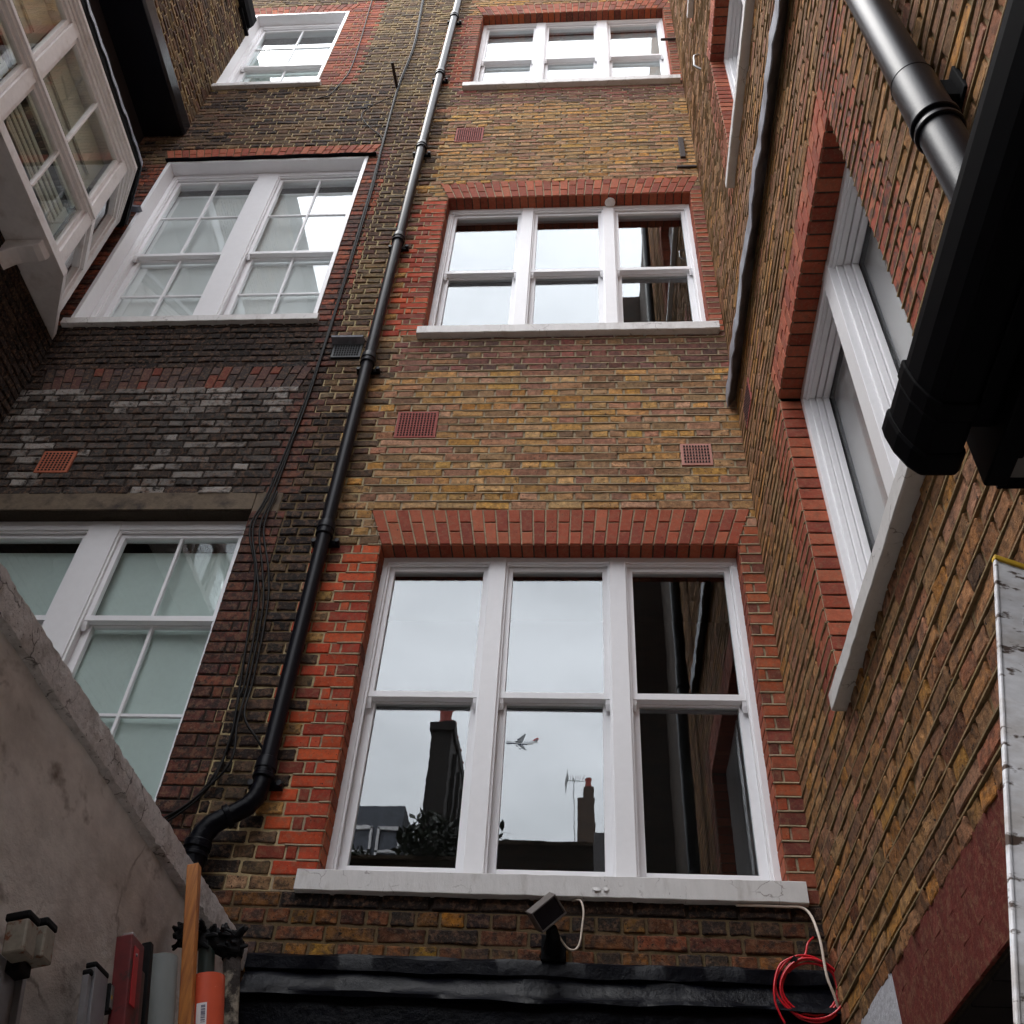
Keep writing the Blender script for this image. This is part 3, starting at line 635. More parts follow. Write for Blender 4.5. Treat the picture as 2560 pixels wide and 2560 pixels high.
# lower painted zone
lp = MB(); lp.box(1.379, 1.40, -.879, -.002, -5.8, -2.88); lp.build('painted_brickwork', whitebrick_m, rb)['label'] = 'white painted brickwork at the corner'
rp = MB(); P_PAINT = [s2l(c) for c in ((100,42,34),(95,41,34),(106,47,39))]
a = -.884; k = 0
while a > -3.9:
    b = a-.074; zl = -3.183 if a < -1.1 else -3.6
    cuts = [-2.878]; z_ = -2.878-(.10 if k % 2 else .205)
    while z_ > zl+.05: cuts.append(z_); z_ -= .225
    cuts.append(zl+rnd.uniform(-.004, .004))
    sl_ = .05*(1 if True else 0)
    for c0, c1 in zip(cuts[:-1], cuts[1:]):
        brick(rp, [(b, c1), (a, c1), (a, c0), (b, c0)], TR, .005, joint=.0022, rough=.35, c=(*jit(rnd.choice(P_PAINT), .06), .10))
    a = b; k += 1
rp.box(1.380, 1.44, -3.9, -.884, -3.18, -2.8785, c=(*P_PAINT[0], .1)); rp.box(1.380, 1.44, -1.105, -.884, -5.8, -3.181, c=(*P_PAINT[0], .1))
rp.build('painted_arch', red_m, rb, normals=False, colour=True)['label'] = 'dull red painted flat arch'
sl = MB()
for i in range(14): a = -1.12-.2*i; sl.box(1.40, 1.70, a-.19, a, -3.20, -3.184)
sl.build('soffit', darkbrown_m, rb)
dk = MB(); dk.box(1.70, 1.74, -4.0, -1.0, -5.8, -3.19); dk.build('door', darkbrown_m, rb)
for (ya, yb) in ((-.30, -.20),):
    air_brick(lambda u, d, z: (XR+d, u, z), rb, -.46, -.20, .76, .98, terra_m, 8, 8, 'terracotta air brick on the side wall')
# lead drip flashing on the right wall
lf = tag(empty('lead_flashing', (1.35, -1.4, 1.2)), 'wavy grey lead flashing strip running along the right brick wall', 'flashing')
g = MB(); n = 46; rows = []
for i in range(n+1):
    y = -.03-3.2*i/n; wv = .004*math.sin(i*.7)+.003*math.sin(i*1.9+1)+rnd.uniform(-.004, .004); wz = .008*math.sin(i*1.1)+rnd.uniform(-.006, .006)
    rows.append([(1.376, y, 1.46), (1.322+wv*.5, y, 1.40+wz*.4), (1.305+wv, y, 1.34+wz), (1.303+wv*1.3, y, 1.20+wz), (1.310+wv, y, 1.197+wz), (1.378, y, 1.30)])
vs = [p for r_ in rows for p in r_]
g.add(vs, [(i*6+k, i*6+(k+1) % 6, (i+1)*6+(k+1) % 6, (i+1)*6+k) for i in range(n) for k in range(6)]+[(0,1,2,3,4,5), tuple(n*6+k for k in range(6))])
g.build('apron', lead_m, lf, smooth=True)

# ================================================================== LEFT BUILDING with bay
XL = -3.95
TLf = lambda u, d, z: (XL-d, u, z)
lb = empty('brick_building', (-5.0, -2.5, -5.8))
tag(lb, 'shadowed brick building on the left carrying a projecting white bay window', 'building')
dB, dR, dM = MB(), MB(), MB()
lay_wall(TLf, -2.6, -.004, 6.07, 8.62, [], [], lambda u, z, k: (P_TOP+P_BROWN, M_TAN, 1.2, .012, .22), lambda *a: None, dB, dR, dM)
lay_wall(TLf, -2.6, -.004, -2.7, 2.06, [], [], lambda u, z, k: (P_SOOT_SHADE, M_DARK, 1.0, .011, .2), lambda *a: None, dB, dR, dM)
dB.build('stock_brickwork', brick_m, lb, normals=False, colour=True); dM.build('mortar', mortar_m, lb, normals=False, colour=True)
g = MB(); g.box(-7, -3.956, -4.2, -.001, 6.0, 8.9); g.box(-7, -3.956, -4.2, -.001, -5.8, 2.21); g.box(-7, -4.37, -4.2, -.001, 2.21, 6.0); g.build('wall', darkbrown_m, lb)
g = MB(); g.prism([(-3.938, 5.80), (-3.922, 5.84), (-3.922, 6.02), (-3.95, 6.08), (-4.30, 6.08), (-4.37, 5.99), (-4.37, 5.80)], -4.2, -.012, lambda p, a: (p[0], a, p[1])); g.build('beam', black_m, lb, bevel=.006)
g = MB(); g.prism([(-3.955, 8.60), (-3.86, 8.60), (-3.84, 8.68), (-3.84, 8.86), (-3.955, 8.86)], -4.2, -.10, lambda p, a: (p[0], a, p[1])); g.box(-3.99, -3.90, -.35, -.02, 8.56, 8.60); g.build('eaves_gutter', matt_black_m, lb, bevel=.004)
# the bay
A = Vector((-3.65, -.65)); Bp = Vector((-3.955, -.10)); uc = (Bp-A).normalized(); nc = Vector((-uc.y, uc.x)) # inward normal
if nc.x > 0: nc = -nc
TF = lambda u, d, z: (-3.65-d, u, z)                       # front face
TC = lambda u, d, z: (A.x+uc.x*u+nc.x*d, A.y+uc.y*u+nc.y*d, z)
LC = (Bp-A).length
bay = MB()
poly = [(-3.95, -.02), (-3.628, -.60), (-3.628, -4.0), (-4.3, -4.0), (-4.3, -.02)]
bay.prism(poly, 2.14, 2.225, lambda p, a: (p[0], p[1], a))
zt0, zt1, zt2 = 2.865, 2.955, 3.72
BX = lambda *a: bay.box(*a, F=TF)
posts = [(-.735, -.652), (-1.875, -1.77), (-3.04, -2.93)]
for a, b in posts: BX(a, b, 0, .09, 2.225, 3.76)
BX(-4.0, -.652, .003, .088, 2.225, 2.262); BX(-4.0, -.652, -.006, .088, zt0, zt1); BX(-4.0, -.652, .012, .088, zt1, zt1+.018); BX(-4.0, -.652, -.022, -.004, zt0+.03, zt0+.055)
BX(-4.0, -.652, .003, .088, zt2, 3.76)
for z_, pj in ((3.762, .008), (3.80, .028), (3.83, .045)): bay.prism([(-3.65+pj, -.63+pj*.4), (-3.65+pj, -4.0), (-4.2, -4.0), (-4.2, -.0), (-3.955+pj*.2, -.10)], z_, z_+.036, lambda p, a: (p[0], p[1], a))
CX = lambda *a: bay.box(*a, F=TC)
CX(.004, .030, .001, .09, 2.225, 3.76); CX(LC-.12, LC, .0, .09, 2.225, 3.76)
CX(.030, LC-.12, .003, .088, 2.225, 2.262); CX(.030, LC-.12, -.006, .088, zt0, zt1); CX(.030, LC-.12, .003, .088, zt2, 3.76)
bay_o = bay.build('bay_window', bay_m, lb, bevel=.003)
bay_o['label'] = 'projecting white bay window with black leaded top'
def bay_light(T, a, b, z0, z1, bar=True, shut=True):
    s = MB(); t = .035
    s.box(a, a+t, .022, .065, z0, z1, F=T); s.box(b-t, b, .022, .065, z0, z1, F=T); s.box(a+t, b-t, .022, .065, z0, z0+t, F=T); s.box(a+t, b-t, .022, .065, z1-t, z1, F=T)
    if bar and b-a > .5: c = (a+b)/2; s.box(c-.010, c+.010, .018, .060, z0+t, z1-t, F=T)
    s.build('sash', bay_m, bay_o, bevel=.002)
    p = MB(); p.box(a+t-.003, b-t+.003, .042, .046, z0+t-.003, z1-t+.003, F=T); p.build('pane', glass_b, bay_o)
    if shut:
        q = MB(); d = .17; n = int((z1-z0-.06)/.062)
        q.box(a-.02, a+.05, d, d+.02, z0, z1, F=T); q.box(b-.05, b+.02, d, d+.02, z0, z1, F=T); q.box(a+.05, b-.05, d, d+.02, (z0+z1)/2-.03, (z0+z1)/2+.03, F=T); q.box(a+.05, b-.05, d, d+.02, z0, z0+.05, F=T)
        for i in range(n):
            zz = z0+.05+(z1-z0-.06)*(i+.5)/n
            if z1 < 3.0 or i < n*.62: q.box(a+.05, b-.05, d, d+.012, zz-.019, zz+.019, F=T)
        if z1 > 3.0: q.box(a+.05, b-.05, d+.001, d+.018, z0+.62*(z1-z0), z1, F=T)
        q.build('shutter', shutter_m, bay_o)
    return s
for z0, z1 in ((2.262, zt0), (zt1+.018, zt2)):
    bay_light(TF, -1.768, -.737, z0, z1); bay_light(TF, -2.928, -1.877, z0, z1); bay_light(TF, -4.0, -3.042, z0, z1)
    bay_light(TC, .032, LC-.122, z0, z1, bar=False, shut=False)
g = MB(); g.box(-4.36, -4.05, -4.0, -.05, 2.23, 3.85); g.build('room', room_m, bay_o)
# leaded top
g = MB(); g.prism([(-3.60, -.60), (-3.60, -4.0), (-4.36, -4.0), (-4.36, -.01), (-3.93, -.045)], 3.869, 3.93, lambda p, a: (p[0], p[1], a)); g.build('roof_shadow_line', matt_black_m, bay_o)  # black slab painted in for the shadow line below the lead
g = MB(); n = 40
pts = [(-3.93, -.03)]+[(-3.93+.335*i/5, -.03-.56*i/5) for i in range(1, 6)]+[(-3.595, -.59-3.4*i/n) for i in range(1, n+1)]
for i in range(len(pts)-1):
    (x0, y0), (x1, y1) = pts[i], pts[i+1]; h0 = .012*math.sin(i*2.1)+.006*math.sin(i*.9); h1 = .012*math.sin((i+1)*2.1)+.006*math.sin((i+1)*.9)
    g.face([(x0, y0, 3.932+h0), (x1, y1, 3.932+h1), (x1-.02, y1+.0, 4.01+h1*.5), (x0-.02, y0, 4.01+h0*.5)]); g.face([(x0-.02, y0, 4.01+h0*.5), (x1-.02, y1, 4.01+h1*.5), (-4.36, y1, 4.35), (-4.36, y0, 4.35)])
o = g.build('lead_flashing', lead_m, bay_o, normals=False)
md = o.modifiers.new('thick', 'SOLIDIFY'); md.thickness = .006
# console bracket under the bay
g = MB(); prof = [(-3.95, 2.14), (-3.66, 2.14)]+[(-3.66-.02*i, 2.14-.05-.012*i) for i in range(3)]+[(-3.72, 2.07), (-3.78, 2.04), (-3.84, 2.035), (-3.90, 2.01), (-3.95, 1.97)]
prof = [(-3.95, 2.139), (-3.66, 2.139), (-3.655, 2.10), (-3.67, 2.07), (-3.71, 2.05), (-3.77, 2.045), (-3.83, 2.035), (-3.88, 2.01), (-3.92, 1.97), (-3.95, 1.93)]
g.prism(prof, -.92, -.78, lambda p, a: (p[0], a, p[1])); g.build('bracket', bay_m, bay_o, bevel=.008)
sl_ = MB(); sl_.prism([(0, 0), (.10, -.02), (.12, .0), (.02, .03)], -.06, .0, lambda p, a: (-3.99+p[0], -.012+a, 4.20+p[1])); sl_.build('slate_clip', lead_m, lb)

# ================================================================== GROUND, GARDEN WALL, CANOPY
g = MB(); g.face([(-4000, -4000, -5.8), (4000, -4000, -5.8), (4000, 4000, -5.8), (-4000, 4000, -5.8)]); tag(g.build('ground', ground_m, normals=False), kind='structure')
gw = tag(empty('garden_wall', (-1.33, -2.8, -5.8)), 'rough white painted garden wall with a rendered coping at the lower left', 'wall')
g = MB(); ny, nz_ = 130, 46; Y0, Y1, Z0, Z1 = -.004, -5.6, -4.9, -2.64
gr = [[None]*(nz_+1) for _ in range(ny+1)]
for i in range(ny+1):
    for j in range(nz_+1):
        y = Y0+(Y1-Y0)*i/ny; z = Z0+(Z1-Z0)*j/nz_; n = noise.fractal(Vector((y*2.2, z*2.2, 3)), 1, 2, 4)*.010+noise.noise(Vector((y*.8, z*.8, 9)))*.012
        gr[i][j] = (-1.232+n, y, z)
for i in range(ny):
    for j in range(nz_): g.face([gr[i][j], gr[i][j+1], gr[i+1][j+1], gr[i+1][j]])
bm_o = g.build('plaster_face', lime_m, gw, normals=False)
bm = bmesh.new(); bm.from_mesh(bm_o.data); bmesh.ops.remove_doubles(bm, verts=bm.verts, dist=.0001); bm.to_mesh(bm_o.data); bm.free()
for p in bm_o.data.polygons: p.use_smooth = True
g = MB(); g.box(-1.46, -1.25, -5.6, -.004, -5.8, -2.641); g.box(-1.25, -1.215, -5.6, -.004, -5.8, -4.88); g.build('wall_core', lime_m, gw)
g = MB(); n = 420; rows = []
for i in range(n+1):
    y = -.012-5.6*i/n; q = lambda s_: noise.noise(Vector((y*14+s_*7, s_, 0)))*.006+noise.noise(Vector((y*38, s_*3.3, 2)))*.005+noise.noise(Vector((y*1.5, s_, 5)))*.004
    rows.append([(-1.49, y, -2.66), (-1.49, y, -2.565+q(1)), (-1.40, y, -2.545+q(2)), (-1.222, y, -2.548+q(3)), (-1.204+q(4)*.8, y, -2.552+q(5)), (-1.199+q(6), y, -2.60), (-1.198+q(7)*.9, y, -2.652+q(8)), (-1.222, y, -2.658)])
vs = [p for r_ in rows for p in r_]; m_ = 8
g.add(vs, [(i*m_+k, i*m_+(k+1) % m_, (i+1)*m_+(k+1) % m_, (i+1)*m_+k) for i in range(n) for k in range(m_)]+[tuple(range(m_)), tuple(n*m_+k for k in range(m_))])
g.build('coping', coping_m, gw, smooth=True)
# canopy on the rear wall
cn = tag(empty('canopy', (.1, -.2, -5.8)), 'black painted lead flashing and fascia board under the lowest window', 'canopy')
def wavy(name, prof, x0, x1, n, amp, m, seed):
    g = MB(); rows = []; k = len(prof)
    for i in range(n+1):
        x = x0+(x1-x0)*i/n
        rows.append([(x, y+noise.noise(Vector((x*5, j*3.1+seed, 0)))*amp*(.4 if j in (0, k-1) else 1), z+noise.noise(Vector((x*4, j*2.3, seed)))*amp) for j, (y, z) in enumerate(prof)])
    vs = [p for r_ in rows for p in r_]
    g.add(vs, [(i*k+j, i*k+(j+1) % k, (i+1)*k+(j+1) % k, (i+1)*k+j) for i in range(n) for j in range(k)]+[tuple(range(k)), tuple(n*k+j for j in range(k))])
    return g.build(name, m, cn, smooth=True)
wavy('flashing', [(.0, -2.57), (-.022, -2.573), (-.036, -2.59), (-.036, -2.645), (-.012, -2.66)], -1.19, 1.375, 120, .010, bitumen_m, 1)
wavy('apron', [(-.008, -2.64), (-.022, -2.655), (-.040, -2.70), (-.060, -2.735), (-.085, -2.752), (-.088, -2.765), (-.01, -2.77)], -1.188, 1.374, 140, .012, bitumen_m, 5)
g = MB(); g.box(-1.186, 1.372, -.050, -.004, -3.10, -2.768); g.build('fascia', bitumen_m, cn, bevel=.003)
g = MB(); g.box(-1.186, 1.372, -.03, -.004, -5.8, -3.10); g.build('shutter_door', matt_black_m, cn)

# ================================================================== DRAINPIPES
def drainpipe(name, x, y, r, ztop, zlow, collars, m, parent, wall=(0, 1)):
    g = MB(); g.tube([(x, y, zlow), (x, y, ztop)], r, 28, caps=True); g.build('pipe', m, parent, smooth=True)
    for zc in collars:
        c = MB(); c.tube([(x, y, zc-.035), (x, y, zc-.03), (x, y, zc-.012), (x, y, zc-.008), (x, y, zc+.012), (x, y, zc+.016), (x, y, zc+.03), (x, y, zc+.075), (x, y, zc+.08)],
                         [r+.002, r+.012, r+.013, r+.008, r+.008, r+.014, r+.014, r+.010, r+.002], 28)
        c.build('collar', m, parent, smooth=True)
        b = MB()
        if wall == (0, 1):
            b.box(x-r-.045, x+r+.045, -.035, -.004, zc-.055, zc-.015)
            for s_ in (-1, 1): b.tube([(x+s_*(r+.030), -.06, zc-.035), (x+s_*(r+.030), -.03, zc-.035)], .016, 10)
        else:
            b.box(x+r*.4, XR-.004, y-.03, y+.09, zc-.02, zc+.05)
        b.build('bracket', m, parent, bevel=.002)
dp = tag(empty('drainpipe', (-1.30, -.09, -5.8)), 'long glossy black drainpipe with collars running down the rear wall', 'drainpipe')
drainpipe('p', -1.300, -.090, .043, 12.5, -1.70, [10.45, 8.72, 6.97, 5.19, 3.43, 1.70, -.05, -1.72], pipe_m, dp)
g = MB(); arc = []
pts = [(-1.300, -.09, -1.66), (-1.300, -.09, -1.80), (-1.312, -.095, -1.86), (-1.34, -.10, -1.91), (-1.39, -.108, -1.95), (-1.44, -.115, -1.985), (-1.485, -.12, -2.02), (-1.513, -.122, -2.07), (-1.522, -.122, -2.13), (-1.524, -.122, -2.24), (-1.524, -.122, -5.7)]
g.tube(pts, [.043, .044, .047, .048, .048, .049, .053, .056, .057, .055, .055], 24); g.build('bend', bitumen_m, dp, smooth='all')
for p0, p1, rr in (((-1.405, -.11, -1.962), (-1.43, -.113, -1.978), .060), ((-1.523, -.122, -2.11), (-1.524, -.122, -2.15), .066), ((-1.524, -.122, -2.17), (-1.524, -.122, -2.19), .063)):
    g = MB(); g.tube([p0, p1], rr, 24); g.build('socket_ring', bitumen_m, dp, bevel=.004, smooth=True)
rp_ = tag(empty('drainpipe', (1.252, -3.307, -5.8)), 'thick black soil pipe with a shiny streak at the upper right', 'drainpipe')
g = MB(); g.tube([(1.252, -3.307, -5.7), (1.252, -3.307, 12.2)], .055, 40); g.build('pipe', pipe_m, rp_, smooth=True)
for a, b, rr in ((-1.60, -1.34, .0600), (-1.61, -1.585, .0655), (-1.655, -1.635, .0640), (-1.345, -1.338, .0615), (1.40, 1.65, .060), (1.38, 1.41, .066)):
    g = MB(); g.tube([(1.252, -3.307, a), (1.252, -3.307, a+.004), (1.252, -3.307, b-.004), (1.252, -3.307, b)], [rr-.003, rr, rr, rr-.003], 40); g.build('collar', pipe_m, rp_, smooth=True)
g = MB(); g.box(1.30, 1.381, -3.30, -3.225, -1.40, -1.30); g.box(1.366, 1.382, -3.33, -3.20, -1.42, -1.28); g.build('bracket', matt_black_m, rp_, bevel=.003)

# ================================================================== LEAN-TO GUTTER overhead right
gt = tag(empty('lean_to_roof', (1.1, -4.2, -5.8)), 'black guttered lean-to roof edge looming dark at the right, near the camera', 'roof')
def gut(prof, y0, y1, name, m, bev=.002):
    g = MB(); g.prism(prof, y0, y1, lambda p, a: (p[0], a, p[1])); return g.build(name, m, gt, bevel=bev)
ZG = -3.0
ogee = [(.842, ZG+.105), (.842, ZG+.085), (.848, ZG+.05), (.860, ZG+.02), (.875, ZG), (.925, ZG), (.932, ZG+.012), (.932, ZG+.105)]
gut(ogee, -4.95, -3.41, 'gutter', ogutter_m, .004)
def scaled(pr, s_): cx = .888; cz = ZG+.05; return [(cx+(x-cx)*s_, cz+(z-cz)*s_) for x, z in pr]
gut(scaled(ogee, 1.10), -3.52, -3.485, 'union', ogutter_m, .003); gut(scaled(ogee, 1.06), -3.485, -3.40, 'stop_end', ogutter_m, .004); gut(scaled(ogee, 1.16), -3.42, -3.37, 'end_lip', ogutter_m, .008)
g = MB(); g.box(.965, 1.002, -4.95, -3.375, ZG-.035, ZG+.16); g.box(.934, .966, -4.95, -3.46, ZG+.01, ZG+.16); g.box(1.001, 1.018, -4.95, -3.42, ZG-.02, ZG+.10); g.build('fascia', ogutter_m, gt, bevel=.004)
g = MB(); g.box(1.018, 1.372, -4.95, -3.36, ZG+.002, ZG+.02); g.build('soffit_board', soffit_m, gt)
g = MB(); g.box(1.003, 1.372, -3.357, -3.342, ZG-.006, ZG+.12); g.build('barge_board', ogutter_m, gt)
g = MB(); g.prism([(.94, ZG+.11), (1.372, ZG+.20), (1.372, ZG+.23), (.94, ZG+.13)], -4.95, -3.40, lambda p, a: (p[0], a, p[1])); g.build('roof_sheet', lead_m, gt)
post = MB(); post.box(.95, 1.03, -4.93, -4.85, -5.8, ZG); post.build('post', ogutter_m, gt)

# ================================================================== LADDER at right
ld = empty('ladder', (0,0,0)); ld.location = (.9, -2.4, -5.8)
tag(ld, 'mud-spattered aluminium ladder with yellow tape at the right edge', 'ladder')
T0 = Vector((.994, -3.27, -3.10)); T1 = Vector((.822, -3.395, -3.643)); dn = (T1-T0).normalized(); full = T0+dn*((-5.8-T0.z)/dn.z)
sidev = Vector((.98, .20, 0)); sidev = (sidev-dn*sidev.dot(dn)).normalized(); thk = dn.cross(sidev).normalized()
def bar_(mb, p0, p1, sv, tv, a0, a1, b0, b1):
    q = []
    for p in (p0, p1):
        for (a, b) in ((a0, b0), (a1, b0), (a1, b1), (a0, b1)): q.append(p+sv*a+tv*b)
    mb.hexa(q)
g = MB(); bar_(g, T0, full, sidev, thk, 0, .080, -.003, .003); bar_(g, T0, full, sidev, thk, -.002, .003, -.004, .004); bar_(g, T0, full, sidev, thk, .075, .080, -.022, .022); g.build('stile', alu_m, ld, bevel=.0015)
g = MB(); bar_(g, T0-dn*.012, T0+dn*.001, sidev, thk, -.003, .082, -.006, .006); g.build('end_cap', yellow_m, ld, bevel=.002)
off2 = thk*.36 if thk.y < 0 else -thk*.36
for i in range(9):
    c = T0+dn*(.145+.28*i)+sidev*.052; h = MB(); h.tube([c-off2.normalized()*.002, c+off2], .017, 14); h.build('rung', alu2_m, ld, smooth=True)
g = MB(); bar_(g, T0+off2, full+off2, sidev, thk, 0, .080, -.003, .003); g.build('stile', alu_m, ld)

# ================================================================== THINGS LEANING ON THE GARDEN WALL
DL = Vector((.23, 0, -1)).normalized()
def lean(top, extra=0): t = Vector(top); return t, t+DL*((-5.8-t.z)/DL.z)
AX = Vector((0, 1, 0)); BX_ = DL.cross(AX).normalized()
if BX_.x < 0: BX_ = -BX_
def plank(top, wy, wx, name, m, parent=None, bevel=.003, length=None):
    a, b = lean(top)
    if length: b = a+DL*length
    g = MB(); bar_(g, a, b, AX, BX_, -wy/2, wy/2, 0, wx); return g.build(name, m, parent, bevel=bevel)
bt = plank((-1.125, -1.09, -2.668), .042, .042, 'timber_batten', wood_m); tag(bt, 'orange pine batten leaning against the white garden wall', 'batten')
a, b = lean((-1.10, -1.155, -3.02))
gp = empty('plastic_pipe', (b.x, b.y, -5.8)); tag(gp, 'thick pale grey plastic pipe propped on the garden wall', 'pipe')
def hollow(parent, a, b, r, m, inner=.004, name='tube'):
    g = MB(); seg = 36; d = (b-a).normalized(); x = d.cross(Vector((0,1,0))).normalized(); y = d.cross(x)
    vs = []
    for (p, rr) in ((a, r), (b, r), (a+d*.25, r-inner), (a, r-inner)):
        for k in range(seg): t = 2*math.pi*k/seg; vs.append(p+(x*math.cos(t)+y*math.sin(t))*rr)
    fs = []
    for k in range(seg): k2 = (k+1) % seg; fs += [(k, k2, seg+k2, seg+k), (3*seg+k, 3*seg+k2, k2, k), (2*seg+k, 2*seg+k2, 3*seg+k2, 3*seg+k)]
    fs.append(tuple(seg+k for k in range(seg)))
    g.add(vs, fs); o = g.build(name, m, parent, smooth=True); return x, y
hollow(gp, a, b, .056, greypipe_m)
a, b = lean((-.985, -1.0, -3.025))
og = empty('foam_roll', (b.x, b.y, -5.8)); tag(og, 'bright orange speckled tube with a white barcode sticker', 'tube')
x_, y_ = hollow(og, a, b, .062, orange_m, .006)
st = MB(); d = (b-a).normalized(); ns_ = 8
vdir = Vector((.62, -.78, 0))
ang0 = math.atan2(vdir.dot(y_), vdir.dot(x_))
sgn = 1 if (x_*math.cos(ang0+.3)+y_*math.sin(ang0+.3)).y < (x_*math.cos(ang0-.3)+y_*math.sin(ang0-.3)).y else -1
def on(t, s_, r=.0628): an = ang0+sgn*t; return a+d*s_+(x_*math.cos(an)+y_*math.sin(an))*r
for k in range(ns_): t0 = .30+.55*k/ns_; t1 = .30+.55*(k+1)/ns_; st.face([on(t0, .10), on(t1, .10), on(t1, .24), on(t0, .24)])
so_ = st.build('sticker', paper_m, og, normals=False)
bc = MB()
for i in range(15):
    s0 = .108+.0038*i; wd = rnd.choice((.0010, .0018, .0026)); bc.face([on(.38, s0, .0633), on(.60, s0, .0633), on(.60, s0+wd, .0633), on(.38, s0+wd, .0633)])
for i in range(3): t0 = .40+.12*i; bc.face([on(t0, .175, .0633), on(t0+.025, .175, .0633), on(t0+.025, .232, .0633), on(t0, .232, .0633)])
bc.build('barcode', ink_m, so_, normals=False)
dpst = plank((-1.10, -1.325, -3.035), .030, .03, 'metal_bar', plastic_m); tag(dpst, 'dark blue-black narrow bar beside the grey pipe', 'bar')
# red channel with brown side
rx = empty('spirit_level_case', (-.55, -1.44, -5.8)); tag(rx, 'dark red steel box section with a bright red strip, beside the small ladder', 'box section')
a = Vector((-1.09, -1.485, -3.095)); 
g = MB(); e = a+DL*2.7; bar_(g, a, e, AX, BX_, -.065, .045, 0, .05); g.build('body', redbox_m, rx, bevel=.004)
g = MB(); bar_(g, a+DL*.03, a+DL*.20, AX, BX_, -.045, -.005, .0502, .053); g.build('strip', redlabel_m, rx, bevel=.003)
g = MB(); bar_(g, a-DL*.012, a+DL*.006, AX, BX_, -.05, -.01, .01, .045); g.build('clip', steel_m, rx, bevel=.004)
g = MB(); bar_(g, a+DL*.05, e, AX, BX_, .0455, .12, -.01, .032); bar_(g, a-DL*.0, a+DL*.06, AX, BX_, .0455, .06, -.01, .03); g.build('side', brownbox_m, rx, bevel=.003)
g = MB(); c = a+DL*.055+BX_*.053+AX*-.03; g.tube([c, c+BX_*.004], .005, 10); g.build('rivet', steel_m, rx)
# short aluminium ladder top
s2 = empty('folding_ladder', (-.55, -1.62, -5.8)); tag(s2, 'bright aluminium ladder end with a black cap, second from the left', 'ladder')
a = Vector((-1.085, -1.625, -3.235)); e = a+DL*2.56
g = MB(); bar_(g, a, e, AX, BX_, -.055, .045, 0, .028); g.build('stile', alu2_m, s2, bevel=.002)
g = MB(); bar_(g, a-DL*.016, a, AX, BX_, -.057, .047, -.002, .030); bar_(g, a+DL*.012, a+DL*.028, AX, BX_, -.080, -.056, .0, .026); g.build('end_cap', plastic_m, s2, bevel=.005)
g = MB(); bar_(g, a+DL*.028, e, AX, BX_, -.080, -.057, .002, .020); g.build('flange', alu2_m, s2, bevel=.001)
g = MB(); bar_(g, a+DL*.01, a+DL*.09, AX, BX_, .047, .075, -.004, .036); g.build('guide', plastic_m, s2, bevel=.003)
g = MB(); bar_(g, a+DL*.016, a+DL*.078, AX, BX_, .052, .060, .0365, .039); bar_(g, a+DL*.016, a+DL*.078, AX, BX_, .064, .071, .0365, .039); g.build('guide_strip', steel_m, s2)
g = MB(); bar_(g, a+DL*.045, a+DL*.055, AX, BX_, .052, .060, .0392, .040); g.build('rust_mark', yellow_m, s2)
for k_, yy in ((.03, -.03), (.03, .02)):
    pass
# big folding ladder at the far left
s1 = empty('folding_ladder', (-.5, -2.1, -5.8)); tag(s1, 'worn aluminium ladder with two rusty box hooks at the left edge', 'ladder')
def hook(top, w, hgt, rust):
    t = Vector(top); g = MB(); bar_(g, t, t+DL*hgt, AX, BX_, -w/2, w/2, 0, .055); g.build('hook', rust, s1, bevel=.006)
    g = MB(); bar_(g, t-DL*.020, t-DL*.0005, AX, BX_, -w/2-.002, w/2+.002, -.004, .057); g.build('rubber_cap', plastic_m, s1, bevel=.005)
hookm = mat('rusty_zinc', s2l((140,132,120)), rough=.6, metal=.3, noise_amt=.15, noise_scale=20, spots=s2l((110,60,30)), spot_scale=26, spot_thr=(.56,.64))
hook((-1.085, -2.035, -3.275), .062, .082, hookm); hook((-1.085, -2.128, -3.295), .062, .082, hookm)
a = Vector((-1.095, -2.06, -3.375)); e = a+DL*2.42
g = MB(); bar_(g, a, e, AX, BX_, -.04, .055, .0, .012); bar_(g, a, e, AX, BX_, .035, .055, .012, .030); bar_(g, a, e, AX, BX_, -.10, -.055, .0, .025); g.build('stile', alu2_m, s1, bevel=.0015)
g = MB(); bar_(g, a-DL*.01, a+DL*.02, AX, BX_, -.035, .03, .012, .05); g.build('latch', plastic_m, s1, bevel=.004)
# broom, pole, mossy post
br = empty('yard_broom', (-.5, -.85, -5.8)); tag(br, 'black ragged broom head up behind the orange tube', 'broom')
a = Vector((-1.075, -.86, -2.83)); e = a+DL*((-5.8-a.z)/DL.z)
g = MB(); g.tube([a+DL*.02, e], .030, 18); g.build('handle', greenpole_m, br, smooth=True)
g = MB(); HX = Vector((.93, .36, 0)); bar_(g, a-DL*.01, a+DL*.05, HX, Vector((-.36, .93, 0)), -.10, .12, -.03, .03); g.build('head', plastic_m, br, bevel=.012)
g = MB()
for i in range(170):
    yy = rnd.uniform(-.11, .13); q = a+HX*yy+Vector((0, rnd.uniform(-.03, .03), rnd.uniform(-.04, .02)))
    dv = (Vector((0, 0, 1))*rnd.uniform(-.3, 1)+HX*rnd.uniform(-.6, 1.1)+Vector((0, rnd.uniform(-.6, .6), 0))).normalized(); l_ = rnd.uniform(.02, .06)
    g.tube([q, q+dv*l_*.6, q+dv*l_+Vector((0, 0, -.006))], [.012, .010, .005], 6)
g.build('bristles', plastic_m, br)
g = MB(); a2 = Vector((-1.12, -.98, -2.99)); 
mp_ = empty('timber_post', (-.5, -.37, -5.8)); tag(mp_, 'dark mossy timber post in the corner beside the canopy', 'post')
a = Vector((-1.12, -.42, -2.74)); e = a+DL*((-5.8-a.z)/DL.z); g = MB(); pts_ = [a.lerp(e, t/30) for t in range(31)]
